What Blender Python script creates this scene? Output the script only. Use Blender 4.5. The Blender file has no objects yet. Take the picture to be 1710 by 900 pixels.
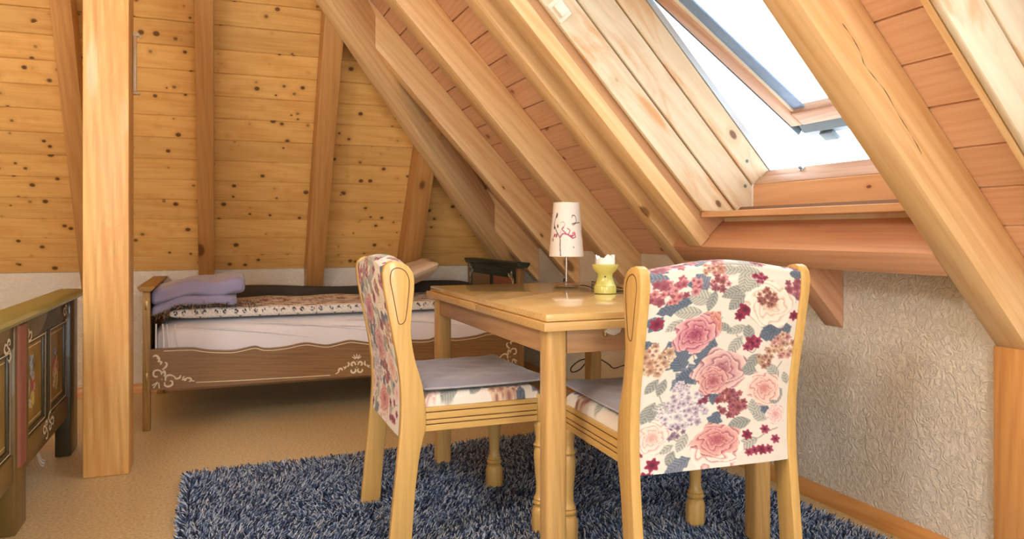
import bpy, bmesh, math, random
import numpy as np
from mathutils import Vector, Matrix

random.seed(7)
RNG = np.random.default_rng(11)
scene = bpy.context.scene
COL = scene.collection
R = math.radians

# ------------------------------------------------------------------ camera
cam_d = bpy.data.cameras.new('camera')
cam = bpy.data.objects.new('camera', cam_d)
COL.objects.link(cam)
cam.location = (0.0, 0.0, 0.97)
cam.rotation_euler = (R(90), 0, R(-21.35))
cam_d.sensor_width = 36.0
cam_d.lens = 1250.0 / 1710.0 * 36.0
cam_d.shift_y = -61.0 / 1710.0
cam_d.clip_start = 0.02
scene.camera = cam

# ------------------------------------------------------------------ world: even bright overcast sky
world = bpy.data.worlds.new('overcast_sky')
scene.world = world
world.use_nodes = True
bg = world.node_tree.nodes['Background']
bg.inputs[0].default_value = (0.95, 0.978, 1.0, 1)
bg.inputs[1].default_value = 3.2

vs = scene.view_settings
vs.view_transform = 'Standard'
vs.look = 'None'
vs.gamma = 1.0
vs.use_curve_mapping = False
vs.exposure = 0.46


def portal(name, loc, target, sx, sy):
    """sky portal: only guides the sky's light through an opening, gives none itself"""
    d = bpy.data.lights.new(name, 'AREA')
    d.shape = 'RECTANGLE'; d.size = sx; d.size_y = sy
    d.cycles.is_portal = True
    o = bpy.data.objects.new(name, d); COL.objects.link(o)
    o.location = loc
    v = Vector(target) - Vector(loc)
    o.rotation_euler = v.to_track_quat('-Z', 'Y').to_euler()
    return o


# ------------------------------------------------------------------ constants of the room
XW = 2.033            # right knee wall
YB = 5.05             # back knee wall
ZR = 0.861            # top of right knee wall
ZBK = 0.737           # top of back knee wall
TH = R(47.3)
T = math.tan(TH); CT = math.cos(TH); ST = math.sin(TH)
TP = 1.6              # slope of the back roof plane
PH = math.atan(TP); CP = math.cos(PH); SP = math.sin(PH)
XRIDGE = -0.9
ZRIDGE = ZR + T * (XW - XRIDGE)
XL = 2 * XRIDGE - XW
YF = -2.2             # gable wall behind the camera
RD = 0.1526           # rafter depth


def slope(u, o, y):
    """point on the right roof slope: u uphill, o outward"""
    return Vector((XW - u * CT + o * ST, y, ZR + u * ST + o * CT))


def bslope(x, u, o):
    return Vector((x, YB - u * CP + o * SP, ZBK + u * SP + o * CP))


# ------------------------------------------------------------------ materials
def lin(c):
    out = []
    for v in c[:3]:
        v = v / 255.0
        out.append(v / 12.92 if v <= 0.04045 else ((v + 0.055) / 1.055) ** 2.4)
    return tuple(out) + (1.0,)


def new_mat(name):
    m = bpy.data.materials.new(name)
    m.use_nodes = True
    nt = m.node_tree
    b = nt.nodes['Principled BSDF']
    return m, nt, b


def N(nt, typ, **kw):
    n = nt.nodes.new(typ)
    for k, v in kw.items():
        setattr(n, k, v)
    return n


def mixc(nt, fac, a, b, mode='MIX'):
    n = nt.nodes.new('ShaderNodeMix'); n.data_type = 'RGBA'; n.blend_type = mode
    for sock, v in ((n.inputs[0], fac), (n.inputs[6], a), (n.inputs[7], b)):
        if isinstance(v, bpy.types.NodeSocket):
            nt.links.new(v, sock)
        else:
            sock.default_value = v
    return n.outputs[2]


def mth(nt, op, a, b=None, clamp=False):
    n = nt.nodes.new('ShaderNodeMath'); n.operation = op; n.use_clamp = clamp
    for i, v in enumerate((a, b)):
        if v is None: continue
        if isinstance(v, bpy.types.NodeSocket): nt.links.new(v, n.inputs[i])
        else: n.inputs[i].default_value = v
    return n.outputs[0]


def ramp(nt, fac, stops):
    n = nt.nodes.new('ShaderNodeValToRGB')
    el = n.color_ramp.elements
    while len(el) < len(stops): el.new(0.5)
    for e, (p, c) in zip(el, stops):
        e.position = p; e.color = c
    nt.links.new(fac, n.inputs[0])
    return n.outputs[0]


def obj_coords(nt, scale, rnd=True):
    tc = N(nt, 'ShaderNodeTexCoord')
    src = tc.outputs['Object']
    if rnd:
        oi = N(nt, 'ShaderNodeObjectInfo')
        mul = N(nt, 'ShaderNodeVectorMath', operation='SCALE')
        cv = N(nt, 'ShaderNodeCombineXYZ')
        for i in range(3): nt.links.new(oi.outputs['Random'], cv.inputs[i])
        nt.links.new(cv.outputs[0], mul.inputs[0]); mul.inputs['Scale'].default_value = 37.0
        add = N(nt, 'ShaderNodeVectorMath', operation='ADD')
        nt.links.new(src, add.inputs[0]); nt.links.new(mul.outputs[0], add.inputs[1])
        src = add.outputs[0]
    return src


def scaled(nt, src, sc):
    n = N(nt, 'ShaderNodeVectorMath', operation='MULTIPLY')
    nt.links.new(src, n.inputs[0]); n.inputs[1].default_value = sc
    return n.outputs[0]


def noise(nt, vec, scale, detail=3, rough=0.55, dist=0.0):
    n = N(nt, 'ShaderNodeTexNoise')
    nt.links.new(vec, n.inputs['Vector'])
    n.inputs['Scale'].default_value = scale; n.inputs['Detail'].default_value = detail
    n.inputs['Roughness'].default_value = rough; n.inputs['Distortion'].default_value = dist
    return n.outputs['Fac']


def voro(nt, vec, scale, rnd=1.0):
    n = N(nt, 'ShaderNodeTexVoronoi')
    nt.links.new(vec, n.inputs['Vector']); n.inputs['Scale'].default_value = scale
    n.inputs['Randomness'].default_value = rnd
    return n


def bump(nt, b, h, strength, dist=0.002):
    n = N(nt, 'ShaderNodeBump'); n.inputs['Strength'].default_value = strength
    n.inputs['Distance'].default_value = dist
    nt.links.new(h, n.inputs['Height']); nt.links.new(n.outputs[0], b.inputs['Normal'])


def smin(nt, v, lo, hi):
    n = N(nt, 'ShaderNodeMapRange'); n.interpolation_type = 'SMOOTHSTEP'
    nt.links.new(v, n.inputs[0]); n.inputs[1].default_value = lo; n.inputs[2].default_value = hi
    return n.outputs[0]


def wood(name, light, dark, knot=(90, 50, 20), knots=0.5, kscale=(3.2, 7.5, 7.5), ksize=0.10,
         rough=0.5, grain=1.0, vary=0.12, coat=0.0, streak=0.55, stain=None):
    """grain runs along the object's local X"""
    m, nt, b = new_mat(name)
    src = obj_coords(nt, 1)
    warp = noise(nt, scaled(nt, src, (1.1, 6, 6)), 1.0, 2)
    g1 = noise(nt, scaled(nt, src, (1.8 * grain, 46 * grain, 46 * grain)), 1.0, 5, 0.65, 0.7)
    g2 = noise(nt, scaled(nt, src, (5 * grain, 150 * grain, 150 * grain)), 1.0, 2, 0.5)
    ring = N(nt, 'ShaderNodeTexWave', wave_type='BANDS', bands_direction='DIAGONAL')
    nt.links.new(scaled(nt, src, (0.5, 7, 7)), ring.inputs['Vector'])
    ring.inputs['Scale'].default_value = 3.0 * grain; ring.inputs['Distortion'].default_value = 7.0
    ring.inputs['Detail'].default_value = 2.0; ring.inputs['Detail Scale'].default_value = 0.7
    f = mth(nt, 'ADD', mth(nt, 'MULTIPLY', g1, 0.55), mth(nt, 'MULTIPLY', g2, 0.2))
    f = mth(nt, 'ADD', f, mth(nt, 'MULTIPLY', ring.outputs['Fac'], 0.11))
    f = mth(nt, 'ADD', f, mth(nt, 'MULTIPLY', warp, 0.32))
    f = smin(nt, f, 0.42, 0.42 + streak)
    col = mixc(nt, f, lin(light), lin(dark))
    if stain:
        sn = noise(nt, scaled(nt, src, (2.2, 9, 9)), 1.0, 4, 0.65, 0.8)
        col = mixc(nt, mth(nt, 'MULTIPLY', smin(nt, sn, 0.46, 0.68), 0.75), col, lin(stain))
    oi = N(nt, 'ShaderNodeObjectInfo')
    hsv = N(nt, 'ShaderNodeHueSaturation')
    nt.links.new(col, hsv.inputs['Color'])
    nt.links.new(mth(nt, 'ADD', mth(nt, 'MULTIPLY', oi.outputs['Random'], vary), 1 - vary / 2), hsv.inputs['Value'])
    col = hsv.outputs[0]
    if knots > 0:
        v = voro(nt, scaled(nt, src, kscale), 1.0)
        sep = N(nt, 'ShaderNodeSeparateColor'); nt.links.new(v.outputs['Color'], sep.inputs[0])
        pick = mth(nt, 'GREATER_THAN', sep.outputs[0], 1 - knots)
        sz = mth(nt, 'MULTIPLY', sep.outputs[1], ksize)
        sz = mth(nt, 'ADD', sz, ksize * 0.45)
        d = mth(nt, 'DIVIDE', v.outputs['Distance'], sz)
        core = mth(nt, 'MULTIPLY', mth(nt, 'SUBTRACT', 1.0, smin(nt, d, 0.55, 1.0)), pick)
        halo = mth(nt, 'MULTIPLY', mth(nt, 'SUBTRACT', 1.0, smin(nt, d, 0.8, 2.4)), pick)
        col = mixc(nt, mth(nt, 'MULTIPLY', halo, 0.35), col, lin(dark))
        col = mixc(nt, mth(nt, 'MULTIPLY', core, 0.9), col, lin(knot))
    nt.links.new(col, b.inputs['Base Color'])
    b.inputs['Roughness'].default_value = rough
    b.inputs['Coat Weight'].default_value = coat
    b.inputs['Coat Roughness'].default_value = 0.06
    bump(nt, b, g1, 0.12, 0.002)
    return m


def plain(name, c, rough=0.6, metal=0.0, coat=0.0, var=0.0, vscale=8.0, bmp=0.0, bscale=200.0, sheen=0.0):
    m, nt, b = new_mat(name)
    b.inputs['Roughness'].default_value = rough; b.inputs['Metallic'].default_value = metal
    b.inputs['Coat Weight'].default_value = coat
    if sheen: b.inputs['Sheen Weight'].default_value = sheen
    src = obj_coords(nt, 1)
    f = noise(nt, src, vscale, 3)
    a = lin(c)
    d = tuple(x * (1 - var) for x in a[:3]) + (1,)
    nt.links.new(mixc(nt, f, a, d), b.inputs['Base Color'])
    if bmp:
        bump(nt, b, noise(nt, src, bscale, 3), bmp, 0.002)
    return m


def plaster(name, c):
    m, nt, b = new_mat(name)
    tc = N(nt, 'ShaderNodeTexCoord')
    p = tc.outputs['Object']
    n1 = noise(nt, p, 38, 4, 0.6, 1.6)
    n2 = noise(nt, p, 95, 3, 0.55, 0.6)
    n3 = noise(nt, p, 2.0, 3)
    h = mth(nt, 'ADD', mth(nt, 'MULTIPLY', smin(nt, n1, 0.35, 0.62), 0.8), mth(nt, 'MULTIPLY', n2, 0.5))
    col = mixc(nt, n3, lin(c), lin(tuple(v * 0.95 for v in c)))
    nt.links.new(col, b.inputs['Base Color'])
    b.inputs['Roughness'].default_value = 0.9
    bump(nt, b, h, 0.75, 0.007)
    return m


def floor_mat():
    m, nt, b = new_mat('cork_linoleum')
    tc = N(nt, 'ShaderNodeTexCoord'); p = tc.outputs['Object']
    n1 = noise(nt, scaled(nt, p, (1, 1.6, 1)), 90, 3, 0.65)
    n2 = noise(nt, p, 1.4, 3)
    v = voro(nt, scaled(nt, p, (1, 1.7, 1)), 55)
    sep = N(nt, 'ShaderNodeSeparateColor'); nt.links.new(v.outputs['Color'], sep.inputs[0])
    col = ramp(nt, n1, [(0.3, lin((178, 156, 108))), (0.5, lin((224, 206, 158))), (0.72, lin((242, 230, 192)))])
    fl = mth(nt, 'MULTIPLY', mth(nt, 'SUBTRACT', 1.0, smin(nt, v.outputs['Distance'], 0.12, 0.3)),
             mth(nt, 'GREATER_THAN', sep.outputs[0], 0.72))
    col = mixc(nt, mth(nt, 'MULTIPLY', fl, 0.45), col, lin((120, 84, 48)))
    col = mixc(nt, mth(nt, 'MULTIPLY', n2, 0.18), col, lin((180, 142, 92)))
    nt.links.new(col, b.inputs['Base Color'])
    b.inputs['Roughness'].default_value = 0.38
    bump(nt, b, n1, 0.08, 0.001)
    return m


def painted(name, rough=0.85, weave=0.0, sheen=0.0, coat=0.0):
    """flat print held in the mesh's colour attribute 'print'"""
    m, nt, b = new_mat(name)
    at = N(nt, 'ShaderNodeAttribute'); at.attribute_name = 'print'
    nt.links.new(at.outputs['Color'], b.inputs['Base Color'])
    b.inputs['Roughness'].default_value = rough
    b.inputs['Sheen Weight'].default_value = sheen
    b.inputs['Coat Weight'].default_value = coat
    if weave:
        tc = N(nt, 'ShaderNodeTexCoord')
        w = noise(nt, scaled(nt, tc.outputs['Object'], (1, 1, 2.5)), 420, 2)
        bump(nt, b, w, weave, 0.001)
    return m


def glass_mat(name, tint=(0.97, 0.99, 1.0)):
    m = bpy.data.materials.new(name); m.use_nodes = True
    nt = m.node_tree; nt.nodes.clear()
    out = N(nt, 'ShaderNodeOutputMaterial')
    tr = N(nt, 'ShaderNodeBsdfTransparent'); tr.inputs[0].default_value = tint + (1,)
    gl = N(nt, 'ShaderNodeBsdfGlossy'); gl.inputs['Roughness'].default_value = 0.02
    fr = N(nt, 'ShaderNodeFresnel'); fr.inputs[0].default_value = 1.45
    mx = N(nt, 'ShaderNodeMixShader')
    nt.links.new(mth(nt, 'MULTIPLY', fr.outputs[0], 0.7), mx.inputs[0])
    nt.links.new(tr.outputs[0], mx.inputs[1]); nt.links.new(gl.outputs[0], mx.inputs[2])
    nt.links.new(mx.outputs[0], out.inputs[0])
    return m


M = {}
M['board'] = wood('honey_pine_boards', (240, 194, 116), (212, 150, 72), (92, 54, 24), 0.9, (13, 15, 15), 0.19, 0.5, 1.0, 0.16)
M['board_red'] = wood('reddish_pine_boards', (232, 188, 152), (210, 152, 112), (140, 84, 60), 0.45, (6, 9, 9), 0.16, 0.5, 0.9, 0.2)
M['rafter'] = wood('golden_pine_beam', (243, 210, 158), (222, 174, 114), (136, 90, 50), 0.40, (3.0, 6.0, 6.0), 0.13, 0.42, 0.7, 0.08, 0.1, 0.42)
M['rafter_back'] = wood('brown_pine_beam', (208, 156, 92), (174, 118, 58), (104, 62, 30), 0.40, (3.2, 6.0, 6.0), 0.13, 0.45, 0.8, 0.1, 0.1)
M['column'] = wood('pale_pine_post', (242, 200, 130), (206, 148, 78), (140, 90, 50), 0.30, (2.4, 5.5, 5.5), 0.09, 0.45, 0.8, 0.0, 0.1, 0.40, stain=(230, 170, 98))
M['trimmer'] = wood('red_brown_pine_beam', (222, 172, 134), (190, 130, 92), (120, 74, 48), 0.4, (3.4, 7.0, 7.0), 0.1, 0.5, 0.7, 0.0)
M['lining'] = wood('bleached_pine_lining', (224, 210, 182), (194, 160, 112), (104, 66, 44), 0.7, (6.0, 10.0, 10.0), 0.12, 0.45, 0.6, 0.1, 0.1, 0.6, stain=(206, 142, 74))
M['lining_warm'] = wood('warm_pine_lining', (226, 180, 136), (198, 138, 92), (116, 66, 42), 0.45, (4.2, 8.0, 8.0), 0.12, 0.45, 0.7, 0.05)
M['sash_wood'] = wood('weathered_sash_wood', (198, 158, 128), (154, 110, 84), knots=0, rough=0.5, grain=1.0, vary=0.04)
M['baseboard'] = wood('orange_brown_moulding', (228, 172, 104), (196, 130, 66), (120, 66, 34), 0.25, (3, 9, 9), 0.09, 0.4, 1.0, 0.05, 0.1)
M['oak'] = wood('lacquered_oak', (220, 186, 122), (188, 146, 84), knots=0, rough=0.22, grain=1.5, vary=0.04, coat=0.9, streak=0.6)
M['oak_edge'] = wood('oak_edge_band', (216, 178, 112), (182, 138, 74), knots=0, rough=0.4, grain=1.5, vary=0.06, coat=0.2)
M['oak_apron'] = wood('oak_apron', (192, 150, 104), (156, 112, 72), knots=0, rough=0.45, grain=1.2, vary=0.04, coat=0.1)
M['chair_wood'] = wood('golden_oak_chair_wood', (222, 184, 110), (184, 140, 70), knots=0, rough=0.36, grain=1.4, vary=0.03, coat=0.25, streak=0.7)
M['groove_shade'] = plain('groove_shade_brown', (112, 72, 30), 0.6, var=0.2)  # brown that puts the shade of engraved grooves into the colour
M['bed_wood'] = wood('brown_painted_bed_wood', (150, 112, 66), (108, 76, 40), knots=0, rough=0.45, grain=1.6, vary=0.05, coat=0.1)
M['bed_post'] = wood('worn_ochre_bed_post', (178, 140, 76), (124, 90, 42), knots=0, rough=0.5, grain=1.4, vary=0.05)
M['bed_dark'] = plain('dark_green_paint', (48, 62, 52), 0.45, var=0.4, vscale=14)
M['olive'] = plain('dark_olive_paint', (128, 102, 46), 0.38, var=0.5, vscale=9, coat=0.3)
M['olive_dark'] = plain('blackish_olive_paint', (70, 62, 34), 0.38, var=0.4, vscale=9, coat=0.3)
M['ochre_panel'] = plain('ochre_panel_paint', (160, 128, 54), 0.4, var=0.35, vscale=7, coat=0.3)
M['cap_green'] = plain('green_painted_cap', (104, 128, 62), 0.3, var=0.45, vscale=6, coat=0.5)
M['red_flute'] = plain('brick_red_paint', (158, 98, 74), 0.45, var=0.25, vscale=14)
M['white_paint'] = plain('ivory_ornament_paint', (236, 224, 192), 0.6, var=0.1, vscale=30)
M['plaster'] = plaster('rough_white_plaster', (250, 243, 226))
M['floor'] = floor_mat()
M['print'] = painted('rose_tapestry', 0.9, 0.25, 0.15)
M['print_bouquet'] = painted('bouquet_paint', 0.4, 0, 0, 0.3)
M['print_shade'] = painted('printed_lampshade', 0.6)
M['print_quilt'] = painted('patterned_quilt', 0.95, 0.3)
M['sheet'] = plain('white_fitted_sheet', (242, 240, 244), 0.9, var=0.04, vscale=3, bmp=0.05, bscale=60)
M['blanket'] = plain('periwinkle_fleece', (164, 160, 196), 0.95, var=0.12, vscale=6, bmp=0.3, bscale=320, sheen=0.4)
M['dark_blanket'] = plain('dark_olive_wool', (74, 68, 58), 0.95, var=0.3, vscale=12, bmp=0.3, bscale=220)
M['pillow'] = plain('cream_pillowcase', (226, 204, 176), 0.9, var=0.12, vscale=9, bmp=0.1, bscale=120)
M['cushion'] = plain('grey_velvet', (150, 148, 158), 0.7, var=0.3, vscale=7, bmp=0.1, bscale=120, sheen=0.5)
M['piping'] = plain('pale_grey_piping', (176, 174, 180), 0.8, var=0.1)
M['steel'] = plain('brushed_steel', (205, 200, 195), 0.22, 1.0)
M['alu'] = plain('grey_aluminium', (112, 132, 146), 0.5, 0.0, var=0.35, vscale=18)
M['alu_light'] = plain('pale_aluminium', (206, 218, 228), 0.35, 0.5, var=0.1)
M['blue_grey'] = plain('mottled_blue_grey', (140, 176, 220), 0.35, 0.0, var=0.4, vscale=26)
M['white_plastic'] = plain('cream_plastic', (236, 230, 212), 0.4)
M['burner'] = plain('lime_yellow_glaze', (214, 212, 118), 0.25, coat=0.5, var=0.06)
M['wax'] = plain('white_wax', (246, 246, 244), 0.5)
M['black'] = plain('black_rubber', (26, 24, 24), 0.5)
M['brass'] = plain('worn_brass', (176, 150, 96), 0.35, 0.9)
M['roof_dark'] = plain('roof_sheathing', (120, 84, 56), 0.9)
M['dark_gap'] = plain('dark_joint', (40, 26, 16), 0.9)
M['glass'] = glass_mat('clear_window_glass')


def rug_mat():
    m, nt, b = new_mat('shaggy_blue_wool')
    g = N(nt, 'ShaderNodeNewGeometry')
    col = ramp(nt, g.outputs['Random Per Island'], [(0.0, lin((22, 34, 60))), (0.34, lin((60, 84, 124))),
                                                    (0.6, lin((134, 158, 192))), (1.0, lin((214, 226, 240)))])
    nt.links.new(col, b.inputs['Base Color'])
    b.inputs['Roughness'].default_value = 0.9
    return m


M['rug'] = rug_mat()
M['rug_base'] = plain('rug_backing', (40, 46, 60), 0.95)


# ------------------------------------------------------------------ mesh helpers
def merge(*parts):
    V, F = [], []
    for v, f in parts:
        n = len(V)
        V += [tuple(p) for p in v]
        F += [tuple(i + n for i in q) for q in f]
    return V, F


def box(x0, x1, y0, y1, z0, z1):
    v = [(x0, y0, z0), (x1, y0, z0), (x1, y1, z0), (x0, y1, z0), (x0, y0, z1), (x1, y0, z1), (x1, y1, z1), (x0, y1, z1)]
    f = [(0, 3, 2, 1), (4, 5, 6, 7), (0, 1, 5, 4), (1, 2, 6, 5), (2, 3, 7, 6), (3, 0, 4, 7)]
    return v, f


def extrude(poly, off):
    """closed 3D polygon extruded by the vector off"""
    n = len(poly); off = Vector(off)
    v = [tuple(p) for p in poly] + [tuple(Vector(p) + off) for p in poly]
    f = [tuple(range(n - 1, -1, -1)), tuple(range(n, 2 * n))]
    f += [(i, (i + 1) % n, n + (i + 1) % n, n + i) for i in range(n)]
    return v, f


def lathe(prof, n=32, c=(0, 0, 0), rot=0.0):
    v, f = [], []
    for r, z in prof:
        for k in range(n):
            a = 2 * math.pi * k / n + rot
            v.append((c[0] + r * math.cos(a), c[1] + r * math.sin(a), c[2] + z))
    m = len(prof)
    for i in range(m - 1):
        for k in range(n):
            k2 = (k + 1) % n
            f.append((i * n + k, i * n + k2, (i + 1) * n + k2, (i + 1) * n + k))
    f.append(tuple(range(n - 1, -1, -1)))
    f.append(tuple((m - 1) * n + k for k in range(n)))
    return v, f


def smoothpts(pts, k=6):
    P = [Vector(p) for p in pts]
    if len(P) < 3: return P
    out = []
    for i in range(len(P) - 1):
        p0 = P[max(i - 1, 0)]; p1 = P[i]; p2 = P[i + 1]; p3 = P[min(i + 2, len(P) - 1)]
        for j in range(k):
            t = j / k
            out.append(0.5 * ((2 * p1) + (p2 - p0) * t + (2 * p0 - 5 * p1 + 4 * p2 - p3) * t * t + (3 * p1 - p0 - 3 * p2 + p3) * t ** 3))
    out.append(P[-1])
    return out


def tube(pts, r, n=8, squash=None):
    """r number or list; squash = (normal, factor) flattens along a direction"""
    P = [Vector(p) for p in pts]
    m = len(P)
    rr = r if isinstance(r, (list, tuple)) else [r] * m
    v, f = [], []
    up = Vector((0.13, 0.31, 0.94)).normalized()
    for i, p in enumerate(P):
        t = (P[min(i + 1, m - 1)] - P[max(i - 1, 0)])
        if t.length < 1e-9: t = Vector((0, 0, 1))
        t.normalize()
        a = up - t * up.dot(t)
        if a.length < 1e-4: a = Vector((1, 0, 0)) - t * t.x
        a.normalize(); b = t.cross(a); up = a
        for k in range(n):
            ang = 2 * math.pi * k / n
            d = (a * math.cos(ang) + b * math.sin(ang)) * rr[i]
            if squash:
                nn = Vector(squash[0]); d = d - nn * d.dot(nn) * (1 - squash[1])
            v.append(tuple(p + d))
    for i in range(m - 1):
        for k in range(n):
            k2 = (k + 1) % n
            f.append((i * n + k, i * n + k2, (i + 1) * n + k2, (i + 1) * n + k))
    f.append(tuple(range(n - 1, -1, -1))); f.append(tuple((m - 1) * n + k for k in range(n)))
    return v, f


def plank(c4, nrm, t, ch=0.003, dp=0.010):
    """board whose room face has the corners c4 (order a,b,c,d; a-b and c-d the long edges), chamfered along the long edges"""
    a, b, c, d = [Vector(p) for p in c4]; nrm = Vector(nrm)
    ia = (d - a).normalized() * ch; ib = (c - b).normalized() * ch
    rows = [[a + ia, b + ib, c - ib, d - ia], [p + nrm * dp for p in (a, b, c, d)], [p + nrm * t for p in (a, b, c, d)]]
    v = [tuple(p) for r in rows for p in r]
    f = [(0, 1, 2, 3)]
    for r in range(2):
        o = r * 4
        for k in range(4):
            k2 = (k + 1) % 4
            f.append((o + k2, o + k, o + 4 + k, o + 4 + k2))
    f.append((11, 10, 9, 8))
    return v, f


def mk(name, vf, mat, parent=None, axis=None, bevel=0.0, seg=2, smooth=None, tag=None, origin=None, fixn=True):
    """one mesh object. axis: direction in which local X (the grain) runs"""
    V, F = vf
    V = [Vector(p) for p in V]
    if origin is None:
        lo = Vector((min(p.x for p in V), min(p.y for p in V), min(p.z for p in V)))
        hi = Vector((max(p.x for p in V), max(p.y for p in V), max(p.z for p in V)))
        org = (lo + hi) / 2
        if parent is None: org.z = lo.z
    else:
        org = Vector(origin)
    rot = Matrix.Identity(3)
    if axis is not None:
        ax = Vector(axis).normalized()
        ref = Vector((0, 0, 1)) if abs(ax.z) < 0.9 else Vector((0, 1, 0))
        ay = ref.cross(ax).normalized(); az = ax.cross(ay)
        rot = Matrix((ax, ay, az)).transposed()
    inv = rot.transposed()
    me = bpy.data.meshes.new(name)
    me.from_pydata([tuple(inv @ (p - org)) for p in V], [], F)
    bm = bmesh.new(); bm.from_mesh(me)
    if fixn: bmesh.ops.recalc_face_normals(bm, faces=bm.faces)
    if bevel > 0:
        es = [e for e in bm.edges if len(e.link_faces) == 2 and e.calc_face_angle(0) > R(28)]
        bmesh.ops.bevel(bm, geom=es, offset=bevel, segments=seg, affect='EDGES', profile=0.5, clamp_overlap=True)
    bm.to_mesh(me); bm.free()
    if smooth is None: smooth = 40 if bevel > 0 else 0
    if smooth:
        me.polygons.foreach_set('use_smooth', [True] * len(me.polygons))
        me.set_sharp_from_angle(angle=R(smooth))
    me.materials.append(mat)
    o = bpy.data.objects.new(name, me); COL.objects.link(o)
    o.matrix_world = Matrix.Translation(org) @ rot.to_4x4()
    if parent is not None:
        o.parent = parent
        o.matrix_basis = Matrix.Translation(org) @ rot.to_4x4()
    if tag: settag(o, *tag)
    return o


def settag(o, label=None, cat=None, group=None, kind=None):
    if label: o['label'] = label
    if cat: o['category'] = cat
    if group: o['group'] = group
    if kind: o['kind'] = kind
    return o


def empty(name, loc=(0, 0, 0), rz=0.0, tag=None):
    o = bpy.data.objects.new(name, None); COL.objects.link(o)
    o.location = loc; o.rotation_euler = (0, 0, rz); o.empty_display_size = 0.1
    if tag: settag(o, *tag)
    return o


def grid_mesh(name, P, mat, parent=None, colors=None, loc=(0, 0, 0), wrap=False, smooth=True):
    """P: array (rows, cols, 3); colors same shape in sRGB 0-255"""
    P = np.asarray(P, float)
    r, c, _ = P.shape
    idx = np.arange(r * c).reshape(r, c)
    nx = np.roll(idx, -1, 1) if wrap else idx[:, 1:]
    a = idx if wrap else idx[:, :-1]
    F = np.stack([a[:-1].ravel(), nx[:-1].ravel(), nx[1:].ravel(), a[1:].ravel()], 1)
    me = bpy.data.meshes.new(name)
    me.vertices.add(r * c); me.vertices.foreach_set('co', P.reshape(-1).astype(np.float32))
    nf = len(F)
    me.loops.add(nf * 4); me.loops.foreach_set('vertex_index', F.ravel().astype(np.int32))
    me.polygons.add(nf); me.polygons.foreach_set('loop_start', (np.arange(nf) * 4).astype(np.int32))
    me.update(calc_edges=True)
    if smooth: me.polygons.foreach_set('use_smooth', [True] * nf)
    if colors is not None:
        at = me.color_attributes.new('print', 'FLOAT_COLOR', 'POINT')
        cc = np.clip(np.asarray(colors, float).reshape(-1, 3) / 255.0, 0, 1)
        cc = np.where(cc <= 0.04045, cc / 12.92, ((cc + 0.055) / 1.055) ** 2.4)
        at.data.foreach_set('color', np.concatenate([cc, np.ones((len(cc), 1))], 1).ravel().astype(np.float32))
    me.materials.append(mat)
    o = bpy.data.objects.new(name, me); COL.objects.link(o); o.location = loc
    if parent is not None: o.parent = parent
    return o


def copy_tree(o, parent=None):
    c = o.copy(); COL.objects.link(c); c.parent = parent
    for ch in o.children: copy_tree(ch, c)
    return c


# ------------------------------------------------------------------ painting helpers (flat print on dense grids)
def seg_dist(x, y, pts):
    d = np.full(x.shape, 1e9)
    for (x0, y0), (x1, y1) in zip(pts[:-1], pts[1:]):
        dx, dy = x1 - x0, y1 - y0
        L = dx * dx + dy * dy + 1e-12
        t = np.clip(((x - x0) * dx + (y - y0) * dy) / L, 0, 1)
        d = np.minimum(d, np.hypot(x - x0 - t * dx, y - y0 - t * dy))
    return d


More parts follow.
